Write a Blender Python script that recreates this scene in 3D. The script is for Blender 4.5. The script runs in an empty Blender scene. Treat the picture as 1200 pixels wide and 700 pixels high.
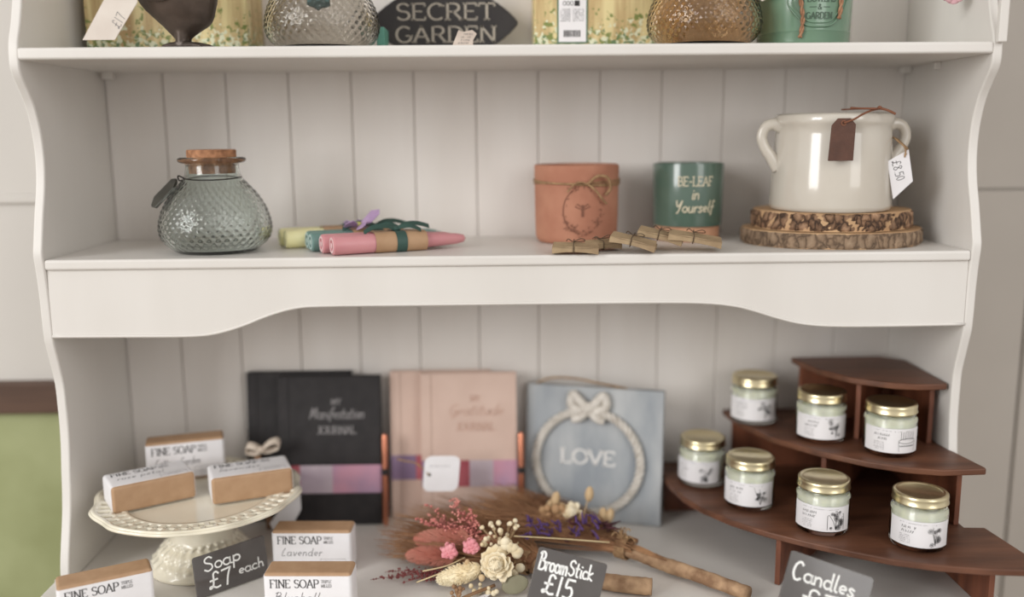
import bpy, bmesh, math, random
from mathutils import Vector, Matrix
PI = math.pi
random.seed(7)
scn = bpy.context.scene
COL = scn.collection

# ------------------------------------------------------------------ camera
cam_d = bpy.data.cameras.new('camera'); cam = bpy.data.objects.new('camera', cam_d); COL.objects.link(cam)
FW = Vector((0.01664636, 0.98489767, -0.17233535)); RT = Vector((0.99979859, -0.01832878, -0.00817572)); UP = Vector((0.01121095, 0.17216454, 0.98500441))
M = Matrix((RT, UP, -FW)).transposed().to_4x4(); M.translation = Vector((0.4834, -1.191, 0.4928))
cam.matrix_world = M
cam_d.sensor_width = 36; cam_d.lens = 36 * 1089.74 / 1200; cam_d.clip_start = .01
cam_d.dof.use_dof = True; cam_d.dof.focus_distance = .995; cam_d.dof.aperture_fstop = 1.08
scn.camera = cam
# ------------------------------------------------------------------ world, lamps, exposure
w = bpy.data.worlds.new('room_light'); scn.world = w; w.use_nodes = True
w.node_tree.nodes['Background'].inputs[0].default_value = (1.0, .965, .93, 1)
w.node_tree.nodes['Background'].inputs[1].default_value = .67
def area(name, loc, target, sx, sy, power, col):
    l = bpy.data.lights.new(name, 'AREA'); l.shape = 'RECTANGLE'; l.size = sx; l.size_y = sy; l.energy = power; l.color = col
    o = bpy.data.objects.new(name, l); COL.objects.link(o); o.location = loc
    o.rotation_euler = (Vector(target) - Vector(loc)).to_track_quat('-Z', 'Y').to_euler(); return o
area('window_light', (-2.2, -2.6, 1.35), (.5, 0, .25), 1.3, 1.9, 72, (1, .995, .985))
area('far_window_light', (2.3, -3.0, 1.5), (.7, 0, .1), 1.2, 2.2, 24, (1, .985, .97))
scn.view_settings.view_transform = 'Standard'; scn.view_settings.look = 'None'
scn.view_settings.exposure = .09; scn.view_settings.gamma = 1

# ------------------------------------------------------------------ materials
def lin(c, sat=.88):      # the photograph's muted colours
    L = [((x / 12.92) if x <= .04045 else ((x + .055) / 1.055) ** 2.4) for x in [v / 255 for v in c]]
    g = .3 * L[0] + .59 * L[1] + .11 * L[2]; return tuple(g + (v - g) * sat for v in L)
def mat(name, rgb, rough=.5, metal=0, rgb2=None, scale=20, stretch=(1, 1, 1), bump=0, bscale=60, trans=0, ior=1.45, coat=0, sss=0, contrast=(.35, .65), detail=4):
    m = bpy.data.materials.new(name); m.use_nodes = True; nt = m.node_tree; b = nt.nodes['Principled BSDF']
    b.inputs['Base Color'].default_value = (*lin(rgb), 1); b.inputs['Roughness'].default_value = rough; b.inputs['Metallic'].default_value = metal
    b.inputs['Transmission Weight'].default_value = trans; b.inputs['IOR'].default_value = ior; b.inputs['Coat Weight'].default_value = coat; b.inputs['Coat Roughness'].default_value = .08
    if sss: b.inputs['Subsurface Weight'].default_value = sss; b.inputs['Subsurface Radius'].default_value = (.02, .02, .012); b.inputs['Subsurface Scale'].default_value = .3
    tc = nt.nodes.new('ShaderNodeTexCoord'); mp = nt.nodes.new('ShaderNodeMapping'); mp.inputs['Scale'].default_value = stretch
    nt.links.new(tc.outputs['Object'], mp.inputs[0])
    if rgb2:
        n = nt.nodes.new('ShaderNodeTexNoise'); n.inputs['Scale'].default_value = scale; n.inputs['Detail'].default_value = detail
        r = nt.nodes.new('ShaderNodeValToRGB'); r.color_ramp.elements[0].position = contrast[0]; r.color_ramp.elements[1].position = contrast[1]
        r.color_ramp.elements[0].color = (*lin(rgb), 1); r.color_ramp.elements[1].color = (*lin(rgb2), 1)
        nt.links.new(mp.outputs[0], n.inputs[0]); nt.links.new(n.outputs[0], r.inputs[0]); nt.links.new(r.outputs[0], b.inputs['Base Color'])
    if bump:
        n = nt.nodes.new('ShaderNodeTexNoise'); n.inputs['Scale'].default_value = bscale; n.inputs['Detail'].default_value = 5
        bp = nt.nodes.new('ShaderNodeBump'); bp.inputs['Strength'].default_value = bump; bp.inputs['Distance'].default_value = .002
        nt.links.new(mp.outputs[0], n.inputs[0]); nt.links.new(n.outputs[0], bp.inputs['Height']); nt.links.new(bp.outputs[0], b.inputs['Normal'])
    return m
WHITE = mat('white_paint', (226, 222, 216), .38, rgb2=(218, 213, 206), scale=6, stretch=(1, 1, .3), bump=.12, bscale=90)
PLANKW = mat('white_plank_paint', (228, 222, 216), .45, rgb2=(221, 214, 207), scale=5, stretch=(3, 3, .5), bump=.15, bscale=60)
WALLW = mat('wall_paint', (206, 201, 194), .7, rgb2=(199, 194, 187), scale=3, bump=.1, bscale=30)
WALLR = mat('boarding_paint', (192, 184, 174), .6, rgb2=(184, 176, 166), scale=4, bump=.1, bscale=30)
GREEN = mat('green_wall_paint', (160, 166, 116), .6, rgb2=(144, 150, 98), scale=9, bump=.15, bscale=20)
RAIL = mat('brown_rail_wood', (92, 66, 50), .5, rgb2=(72, 50, 38), scale=20, stretch=(.3, 3, 3))
FLOOR = mat('floor_boards', (140, 120, 100), .5, rgb2=(110, 92, 75), scale=8, stretch=(.3, 3, 1))
KRAFT = mat('kraft_paper', (184, 146, 108), .65, rgb2=(175, 136, 98), scale=60, bump=.08, bscale=200)
KRAFT2 = mat('dull_kraft_card', (174, 148, 110), .75, rgb2=(152, 126, 92), scale=60, bump=.1, bscale=200)
PAPER = mat('white_paper', (236, 234, 236), .6, rgb2=(230, 227, 228), scale=30, bump=.03)
INK = mat('dark_ink', (52, 50, 50), .7)
INKG = mat('grey_ink', (120, 118, 118), .7)
INKH = mat('handwriting_ink', (84, 80, 82), .7)
CHALK = mat('white_chalk_pen', (245, 245, 242), .6)
SLATE = mat('chalkboard_reflection_grey', (84, 79, 77), .14, rgb2=(90, 85, 82), scale=30, coat=.6)  # black board's base raised to grey, painting in the room's reflection
CREAM = mat('cream_ceramic', (236, 229, 208), .22, rgb2=(230, 221, 196), scale=14, coat=.6)
CROCK = mat('glazed_offwhite', (208, 201, 188), .2, rgb2=(200, 191, 176), scale=10, coat=.8)
TERRA = mat('terracotta', (188, 128, 98), .75, rgb2=(174, 112, 84), scale=25, bump=.2, bscale=150)
TERRB = mat('pale_clay_base', (202, 150, 112), .8, rgb2=(188, 134, 98), scale=40, bump=.2)
GLAZE = mat('dark_green_glaze', (84, 108, 94), .2, rgb2=(74, 98, 85), scale=20, coat=.7)
TIN = mat('sage_enamel', (112, 146, 118), .25, rgb2=(98, 132, 106), scale=14, coat=.5)
ROPE = mat('jute_rope', (176, 128, 92), .85, rgb2=(140, 96, 64), scale=200)
TWINE = mat('twine', (176, 140, 96), .85, rgb2=(140, 106, 70), scale=200)
LEATHER = mat('brown_leather', (98, 62, 46), .55, rgb2=(84, 52, 38), scale=60, bump=.2, bscale=200)
CORD = mat('leather_cord', (130, 76, 46), .55)
CORK = mat('cork', (190, 132, 88), .8, rgb2=(140, 92, 58), scale=140, bump=.4, bscale=200)
GLASST = mat('teal_glass', (232, 239, 236), .03, trans=1, ior=1.45)
GLASSG = mat('smoke_glass', (228, 224, 216), .03, trans=1, ior=1.45)
GLASSA = mat('amber_glass', (240, 214, 180), .03, trans=1, ior=1.45)
WIRE = mat('dark_wire', (60, 56, 52), .35, metal=.8)
TAGM = mat('tarnished_metal', (120, 122, 114), .3, metal=.9, rgb2=(90, 92, 86), scale=40)
TAGT = mat('teal_enamel_tag', (92, 116, 112), .3, metal=.4, rgb2=(66, 84, 82), scale=40)
GOLD = mat('gold_lid', (222, 208, 166), .3, metal=1, rgb2=(214, 200, 156), scale=30, coat=.2)
WAX = mat('pale_green_wax', (241, 239, 220), .3, sss=.3, coat=.9, rgb2=(228, 234, 204), scale=8)
CLEAR = mat('clear_glass', (250, 252, 250), .03, trans=1, ior=1.3)
MAHOG = mat('mahogany', (114, 70, 46), .45, rgb2=(86, 51, 33), scale=9, stretch=(1, 6, 6), bump=.12, bscale=40)
MAHOGV = mat('mahogany_panel', (142, 82, 52), .45, rgb2=(104, 58, 38), scale=9, stretch=(5, 5, 1), bump=.12, bscale=40)
BLACKC = mat('black_cloth_cover', (34, 31, 32), .6, rgb2=(44, 40, 41), scale=60, bump=.1, bscale=300)
PINKC = mat('blush_cover', (212, 183, 167), .6, rgb2=(205, 175, 159), scale=20, bump=.1, bscale=300)
PAGES = mat('page_edges', (220, 208, 190), .8)
SILVER = mat('silver_foil', (150, 146, 146), .5, metal=.4)
EMBOSS = mat('debossed_rose', (198, 158, 138), .5)
COPPER = mat('copper', (204, 128, 96), .28, metal=.9)
BLACKP = mat('black_plastic', (30, 28, 28), .4)
SIGNB = mat('black_sign', (52, 48, 47), .6, rgb2=(44, 40, 40), scale=30)
SIGNL = mat('cream_lettering', (176, 166, 150), .6)
PLAQ = mat('blue_grey_wood', (182, 185, 186), .7, rgb2=(146, 153, 160), scale=22, stretch=(1, 1, .35), bump=.2)
ROPEW = mat('white_carved_rope', (222, 216, 206), .7, rgb2=(196, 188, 176), scale=80)
YELLOW = mat('yellow_wax', (248, 242, 186), .4, sss=.3, rgb2=(244, 236, 172), scale=20)
TEALW = mat('teal_wax', (112, 146, 138), .4, sss=.2, rgb2=(98, 132, 126), scale=20)
PINKW = mat('pink_wax', (214, 146, 150), .4, sss=.2, rgb2=(204, 132, 138), scale=20)
WAXEND = mat('pale_candle_end', (230, 196, 196), .45)
WAXENT = mat('pale_teal_end', (176, 200, 196), .45)
RIBG = mat('dark_green_ribbon', (52, 84, 76), .55)
LILAC = mat('lilac_petal', (190, 160, 196), .6, rgb2=(168, 136, 178), scale=60)
IRON = mat('cast_iron', (98, 84, 74), .38, metal=.5, rgb2=(70, 60, 53), scale=30, bump=.3, bscale=60)
STICK = mat('twig_bark', (196, 158, 118), .8, rgb2=(140, 104, 72), scale=60, stretch=(1, 1, 1), bump=.5, bscale=90)
BRIST = mat('bristle_fibre', (192, 142, 96), .8, rgb2=(142, 96, 62), scale=16)
RED = mat('rust_dried_grass', (222, 134, 112), .85, rgb2=(234, 160, 138), scale=40)
MAROON = mat('maroon_seed_heads', (128, 58, 58), .85, rgb2=(150, 74, 72), scale=60)
PINKF = mat('pink_petals', (240, 162, 168), .75, rgb2=(230, 140, 150), scale=60)
CREAMF = mat('cream_petals', (246, 234, 204), .75, rgb2=(228, 206, 160), scale=60)
BUNNY = mat('cream_bunny_tail', (250, 236, 200), .9, rgb2=(240, 218, 170), scale=40)
PURPLE = mat('purple_statice', (104, 72, 132), .8, rgb2=(80, 52, 108), scale=60)
BEIGEF = mat('beige_seed_pods', (214, 184, 138), .85, rgb2=(190, 156, 110), scale=60)
LEAFG = mat('grey_green_leaf', (154, 150, 122), .6, rgb2=(140, 134, 106), scale=20)
PINKPF = mat('pale_pink_petals', (226, 178, 186), .7, rgb2=(214, 158, 168), scale=60)
LEAFD = mat('fresh_green_leaf', (96, 120, 66), .6)
TEALC = mat('teal_card', (86, 150, 132), .6)
BAND = mat('pink_watercolour_band', (204, 146, 168), .6, rgb2=(176, 140, 168), scale=16, contrast=(.4, .6))
BANDR = mat('red_watercolour_band', (160, 62, 76), .6, rgb2=(196, 100, 110), scale=20)
BANDW = mat('pale_watercolour_band', (196, 180, 188), .6, rgb2=(176, 156, 172), scale=20)
BANDV = mat('violet_watercolour_band', (150, 124, 154), .6, rgb2=(124, 100, 134), scale=16)
DARKH = mat('dark_recess', (40, 34, 30), .9)

def bark_mat(name, a, b, c, s=1):
    m = bpy.data.materials.new(name); m.use_nodes = True; nt = m.node_tree; bs = nt.nodes['Principled BSDF']; bs.inputs['Roughness'].default_value = .85
    tc = nt.nodes.new('ShaderNodeTexCoord'); mp = nt.nodes.new('ShaderNodeMapping'); mp.inputs['Scale'].default_value = (1, 1, .55)
    v = nt.nodes.new('ShaderNodeTexVoronoi'); v.feature = 'DISTANCE_TO_EDGE'; v.inputs['Scale'].default_value = 90 * s
    n = nt.nodes.new('ShaderNodeTexNoise'); n.inputs['Scale'].default_value = 75; n.inputs['Detail'].default_value = 10
    ad = nt.nodes.new('ShaderNodeVectorMath'); ad.operation = 'MULTIPLY_ADD'; ad.inputs[1].default_value = (.02, .02, .02)
    r = nt.nodes.new('ShaderNodeValToRGB'); e = r.color_ramp.elements; e[0].position = 0; e[0].color = (*lin(a), 1); e[1].position = .5; e[1].color = (*lin(c), 1)
    k = e.new(.12); k.color = (*lin(b), 1)
    mx = nt.nodes.new('ShaderNodeMixRGB'); mx.blend_type = 'OVERLAY'; mx.inputs[0].default_value = .7
    bp = nt.nodes.new('ShaderNodeBump'); bp.inputs['Strength'].default_value = .8; bp.inputs['Distance'].default_value = .003
    L = nt.links.new
    L(tc.outputs['Object'], mp.inputs[0]); L(mp.outputs[0], n.inputs[0]); L(n.outputs['Color'], ad.inputs[0]); L(mp.outputs[0], ad.inputs[2]); L(ad.outputs[0], v.inputs[0])
    L(v.outputs['Distance'], r.inputs[0]); L(r.outputs[0], mx.inputs[1]); L(n.outputs[0], mx.inputs[2]); L(mx.outputs[0], bs.inputs['Base Color'])
    L(v.outputs['Distance'], bp.inputs['Height']); L(bp.outputs[0], bs.inputs['Normal']); return m
BARK1 = bark_mat('rough_bark', (50, 34, 24), (118, 86, 60), (178, 140, 106), 1.1)
BARK2 = bark_mat('smooth_bark', (92, 72, 54), (138, 112, 86), (164, 138, 110), 1.0)
CUTW = mat('sawn_wood_face', (204, 166, 120), .7, rgb2=(184, 142, 98), scale=30, bump=.15)

def meadow_mat():   # printed wood-grain card with white flowers and green leaves along the foot
    m = bpy.data.materials.new('meadow_print'); m.use_nodes = True; nt = m.node_tree; bs = nt.nodes['Principled BSDF']; bs.inputs['Roughness'].default_value = .45
    L = nt.links.new; N = nt.nodes.new
    tc = N('ShaderNodeTexCoord'); mp = N('ShaderNodeMapping'); mp.inputs['Scale'].default_value = (14, 14, 1.2); L(tc.outputs['Object'], mp.inputs[0])
    n = N('ShaderNodeTexNoise'); n.inputs['Scale'].default_value = 6; n.inputs['Detail'].default_value = 6; L(mp.outputs[0], n.inputs[0])
    r = N('ShaderNodeValToRGB'); r.color_ramp.elements[0].position = .35; r.color_ramp.elements[0].color = (*lin((182, 148, 92)), 1); r.color_ramp.elements[1].position = .62; r.color_ramp.elements[1].color = (*lin((222, 204, 142)), 1); L(n.outputs[0], r.inputs[0])
    sx = N('ShaderNodeSeparateXYZ'); L(tc.outputs['Object'], sx.inputs[0])
    def layer(prev, col, scale, lo, hi, zmax, seed, bias):
        q = N('ShaderNodeTexNoise'); q.inputs['Scale'].default_value = scale; q.inputs['Detail'].default_value = 5
        o = N('ShaderNodeMapping'); o.inputs['Location'].default_value = (seed, seed * .7, 0); L(tc.outputs['Object'], o.inputs[0]); L(o.outputs[0], q.inputs[0])
        mr = N('ShaderNodeMapRange'); mr.inputs['From Min'].default_value = 0; mr.inputs['From Max'].default_value = zmax; mr.inputs['To Min'].default_value = bias; mr.inputs['To Max'].default_value = -.22; L(sx.outputs[2], mr.inputs[0])
        a = N('ShaderNodeMath'); a.operation = 'ADD'; L(q.outputs[0], a.inputs[0]); L(mr.outputs[0], a.inputs[1])
        s = N('ShaderNodeMapRange'); s.inputs['From Min'].default_value = lo; s.inputs['From Max'].default_value = hi; L(a.outputs[0], s.inputs[0])
        mx = N('ShaderNodeMixRGB'); L(s.outputs[0], mx.inputs[0]); L(prev, mx.inputs[1]); mx.inputs[2].default_value = (*lin(col), 1); return mx.outputs[0]
    c = layer(r.outputs[0], (122, 134, 58), 130, .54, .60, .110, 3, .08)
    c = layer(c, (218, 220, 186), 170, .53, .60, .062, 8, .15)
    c = layer(c, (98, 128, 84), 210, .60, .66, .055, 5, .15)
    L(c, bs.inputs['Base Color']); return m
MEADOW = meadow_mat()

# ------------------------------------------------------------------ mesh helpers
class MB:
    def __init__(s): s.v = []; s.f = []; s.mi = []
    def add(s, vs, fs, mi=0):
        o = len(s.v); s.v += [tuple(v) for v in vs]; s.f += [tuple(i + o for i in f) for f in fs]; s.mi += [mi] * len(fs); return s
    def box(s, a, b, mi=0, M=None):
        x0, y0, z0 = a; x1, y1, z1 = b
        vs = [Vector(p) for p in ((x0, y0, z0), (x1, y0, z0), (x1, y1, z0), (x0, y1, z0), (x0, y0, z1), (x1, y0, z1), (x1, y1, z1), (x0, y1, z1))]
        if M: vs = [M @ v for v in vs]
        return s.add(vs, [(0, 3, 2, 1), (4, 5, 6, 7), (0, 1, 5, 4), (1, 2, 6, 5), (2, 3, 7, 6), (3, 0, 4, 7)], mi)
    def prism(s, pts, z0, z1, mi=0, M=None):     # outline counter-clockwise in xy
        n = len(pts); vs = [Vector((p[0], p[1], z0)) for p in pts] + [Vector((p[0], p[1], z1)) for p in pts]
        if M: vs = [M @ v for v in vs]
        return s.add(vs, [tuple(range(n))[::-1], tuple(range(n, 2 * n))] + [(i, (i + 1) % n, n + (i + 1) % n, n + i) for i in range(n)], mi)
    def lathe(s, prof, n=48, mi=0, c=(0, 0, 0), fn=None, close=False):
        vs = []; fs = []
        for i, (r, z) in enumerate(prof):
            for j in range(n):
                a = 2 * PI * j / n; rr, zz = (r, z) if not fn else fn(r, z, a, i)
                vs.append((c[0] + rr * math.cos(a), c[1] + rr * math.sin(a), c[2] + zz))
        m = len(prof)
        for i in range(m - 1 + (1 if close else 0)):
            for j in range(n):
                k = (i + 1) % m
                fs.append((i * n + j, i * n + (j + 1) % n, k * n + (j + 1) % n, k * n + j))
        if not close:
            if prof[0][0] > 1e-6: fs.append(tuple(range(n))[::-1])
            if prof[-1][0] > 1e-6: fs.append(tuple((m - 1) * n + j for j in range(n)))
        return s.add(vs, fs, mi)
    def tube(s, pts, r, n=6, mi=0, r1=None, cap=True, flat=1.0):
        pts = [Vector(p) for p in pts]; m = len(pts); vs = []; fs = []; up = Vector((0, 0, 1)); pn = None
        for i, p in enumerate(pts):
            t = (pts[min(i + 1, m - 1)] - pts[max(i - 1, 0)]); t = t.normalized() if t.length > 1e-9 else Vector((1, 0, 0))
            if pn is None: a = t.cross(up); a = a if a.length > .05 else t.cross(Vector((1, 0, 0)))
            else: a = pn - t * pn.dot(t)
            a.normalize(); pn = a; b = t.cross(a)
            if callable(r): rr = r(i / (m - 1))
            else: rr = r + ((r1 - r) * i / (m - 1) if r1 is not None else 0)
            for j in range(n):
                q = 2 * PI * j / n; vs.append(p + a * math.cos(q) * rr + b * math.sin(q) * rr * flat)
        for i in range(m - 1):
            for j in range(n): fs.append((i * n + j, i * n + (j + 1) % n, (i + 1) * n + (j + 1) % n, (i + 1) * n + j))
        if cap: fs.append(tuple(range(n))[::-1]); fs.append(tuple((m - 1) * n + j for j in range(n)))
        return s.add(vs, fs, mi)
    def ball(s, c, r, n=8, m=6, mi=0, M=None):
        rx, ry, rz = r if hasattr(r, '__len__') else (r, r, r); vs = []; fs = []
        for i in range(m + 1):
            th = PI * i / m
            for j in range(n):
                a = 2 * PI * j / n; v = Vector((rx * math.sin(th) * math.cos(a), ry * math.sin(th) * math.sin(a), -rz * math.cos(th)))
                if M: v = M @ v
                vs.append(v + Vector(c))
        for i in range(m):
            for j in range(n): fs.append((i * n + j, i * n + (j + 1) % n, (i + 1) * n + (j + 1) % n, (i + 1) * n + j))
        return s.add(vs, fs, mi)
    def ribbon(s, pts, width, th, normal=(0, 0, 1), mi=0):
        """flat strap with thickness following pts"""
        N = Vector(normal); L = []
        pts = [Vector(p) for p in pts]; m = len(pts); vs = []; fs = []
        for i, p in enumerate(pts):
            t = (pts[min(i + 1, m - 1)] - pts[max(i - 1, 0)]).normalized(); side = N.normalized(); nn = t.cross(side).normalized()
            for (u, v) in ((-1, -1), (1, -1), (1, 1), (-1, 1)): vs.append(p + side * u * width / 2 + nn * v * th / 2)
        for i in range(m - 1):
            for j in range(4): fs.append((i * 4 + j, i * 4 + (j + 1) % 4, i * 4 + 4 + (j + 1) % 4, i * 4 + 4 + j))
        fs.append((3, 2, 1, 0)); fs.append(tuple((m - 1) * 4 + j for j in range(4)))
        return s.add(vs, fs, mi)
    def obj(s, name, mats, parent=None, smooth=False, bevel=0, seg=2, loc=None, rot=None, M=None, recalc=True):
        me = bpy.data.meshes.new(name)
        me.from_pydata(s.v, [], s.f)
        if not hasattr(mats, '__len__'): mats = [mats]
        for m in mats: me.materials.append(m)
        if len(mats) > 1: me.polygons.foreach_set('material_index', s.mi)
        if recalc:
            bm = bmesh.new(); bm.from_mesh(me); bmesh.ops.remove_doubles(bm, verts=bm.verts, dist=1e-7); bmesh.ops.recalc_face_normals(bm, faces=bm.faces); bm.to_mesh(me); bm.free()
        if smooth:
            me.polygons.foreach_set('use_smooth', [True] * len(me.polygons))
            if smooth != 'all':
                me.set_sharp_from_angle(angle=math.radians(40))
        me.update()
        o = bpy.data.objects.new(name, me); COL.objects.link(o)
        if parent: o.parent = parent
        if M is not None: o.matrix_local = M
        if loc: o.location = loc
        if rot: o.rotation_euler = rot
        if bevel:
            b = o.modifiers.new('bevel', 'BEVEL'); b.width = bevel; b.segments = seg; b.limit_method = 'ANGLE'
            if not smooth: me.polygons.foreach_set('use_smooth', [True] * len(me.polygons)); me.set_sharp_from_angle(angle=math.radians(60)); 
            b.harden_normals = True
        return o
def thing(name, label, cat, loc=(0, 0, 0), rot=(0, 0, 0), group=None, M=None):
    o = bpy.data.objects.new(name, None); COL.objects.link(o); o.empty_display_size = .02
    o.location = loc; o.rotation_euler = rot
    if M is not None: o.matrix_world = M
    o['label'] = label; o['category'] = cat
    if group: o['group'] = group
    return o
def tag(o, label, cat, group=None):
    o['label'] = label; o['category'] = cat
    if group: o['group'] = group
    return o
def struct(o): o['kind'] = 'structure'; return o
def smooth_pts(P, k=6, closed=False):
    P = [Vector(p) for p in P]; n = len(P); out = []
    if n < 3: return P
    for i in range(n if closed else n - 1):
        a = P[(i - 1) % n] if closed or i > 0 else P[0]; b = P[i]; c = P[(i + 1) % n]; d = P[(i + 2) % n] if closed or i + 2 < n else P[-1]
        for j in range(k):
            t = j / k; out.append(.5 * ((2 * b) + (c - a) * t + (2 * a - 5 * b + 4 * c - d) * t * t + (3 * b - a - 3 * c + d) * t ** 3))
    if not closed: out.append(P[-1])
    return out

# ------------------------------------------------------------------ lettering: a small stroke alphabet
def arc(cx, cy, rx, ry, a0, a1, n=12): return [(cx + rx * math.cos(math.radians(a0 + (a1 - a0) * i / n)), cy + ry * math.sin(math.radians(a0 + (a1 - a0) * i / n))) for i in range(n + 1)]
CAP = {  # glyph: (advance, strokes, serif points)
 'A': (.82, [[(.03, 0), (.38, 1)], [(.38, 1), (.73, 0)], [(.16, .35), (.6, .35)]], [(.03, 0), (.73, 0)]),
 'B': (.72, [[(.1, 0), (.1, 1)], [(.1, 1), (.35, 1)] + arc(.35, .76, .2, .24, 90, -90) + [(.1, .52)], [(.1, .52), (.38, .52)] + arc(.38, .26, .24, .26, 90, -90) + [(.1, 0)]], []),
 'C': (.8, [arc(.42, .5, .36, .5, 50, 310, 18)], [(.65, .86)]),
 'D': (.82, [[(.1, 0), (.1, 1)], [(.1, 1), (.3, 1)] + arc(.3, .5, .42, .5, 90, -90, 14) + [(.1, 0)]], []),
 'E': (.68, [[(.1, 0), (.1, 1)], [(.0, 1), (.58, 1), (.58, .88)], [(.1, .52), (.45, .52)], [(.0, 0), (.6, 0), (.6, .13)]], []),
 'F': (.65, [[(.1, 0), (.1, 1)], [(.0, 1), (.58, 1), (.58, .86)], [(.1, .5), (.42, .5)]], [(.1, 0)]),
 'G': (.85, [arc(.42, .5, .36, .5, 50, 330, 18) + [(.73, .42)], [(.5, .42), (.82, .42)]], []),
 'H': (.85, [[(.12, 0), (.12, 1)], [(.7, 0), (.7, 1)], [(.12, .52), (.7, .52)]], [(.12, 0), (.12, 1), (.7, 0), (.7, 1)]),
 'I': (.34, [[(.16, 0), (.16, 1)]], [(.16, 0), (.16, 1)]),
 'J': (.5, [[(.34, 1), (.34, .2)] + arc(.18, .16, .16, .16, 0, -150, 6)], [(.34, 1)]),
 'L': (.66, [[(.1, 0), (.1, 1)], [(.0, 0), (.58, 0), (.58, .18)]], [(.1, 1)]),
 'M': (1., [[(.12, 0), (.12, 1)], [(.12, 1), (.48, .1)], [(.48, .1), (.84, 1)], [(.84, 1), (.84, 0)]], [(.12, 0), (.84, 0)]),
 'N': (.86, [[(.12, 0), (.12, 1)], [(.12, 1), (.7, 0)], [(.7, 0), (.7, 1)]], [(.12, 0), (.7, 1)]),
 'O': (.88, [arc(.42, .5, .38, .5, 0, 360, 24)], []),
 'P': (.68, [[(.1, 0), (.1, 1)], [(.1, 1), (.36, 1)] + arc(.36, .74, .24, .26, 90, -90) + [(.1, .48)]], [(.1, 0), (.1, 1)]),
 'R': (.78, [[(.1, 0), (.1, 1)], [(.1, 1), (.36, 1)] + arc(.36, .75, .24, .25, 90, -90) + [(.1, .5)], [(.36, .5), (.7, 0)]], [(.1, 0), (.7, 0)]),
 'S': (.66, [arc(.3, .76, .24, .24, 30, 270, 12) + arc(.3, .26, .26, .26, 90, -150, 12)], []),
 'T': (.74, [[(.36, 0), (.36, 1)], [(.02, .86), (.02, 1), (.7, 1), (.7, .86)]], [(.36, 0)]),
 'U': (.84, [[(.12, 1), (.12, .3)] + arc(.4, .3, .28, .3, 180, 360, 10) + [(.68, 1)]], [(.12, 1), (.68, 1)]),
 'V': (.82, [[(.03, 1), (.38, 0)], [(.38, 0), (.73, 1)]], [(.03, 1), (.73, 1)]),
 'W': (1.1, [[(.03, 1), (.28, 0)], [(.28, 0), (.52, .95)], [(.52, .95), (.77, 0)], [(.77, 0), (1.02, 1)]], [(.03, 1), (1.02, 1)]),
 'Y': (.78, [[(.03, 1), (.36, .48)], [(.7, 1), (.36, .48)], [(.36, .48), (.36, 0)]], [(.36, 0)]),
 '&': (.8, [[(.7, .4)] + arc(.34, .24, .28, .24, 20, -180, 8) + [(.14, .45), (.46, .68)] + arc(.34, .8, .15, .18, 0, 180, 8) + [(.22, .7), (.7, 0)]], []),
 '-': (.5, [[(.08, .45), (.4, .45)]], []), ' ': (.42, [], []), '.': (.25, [[(.08, 0), (.12, .03)]], []),
}
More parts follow.
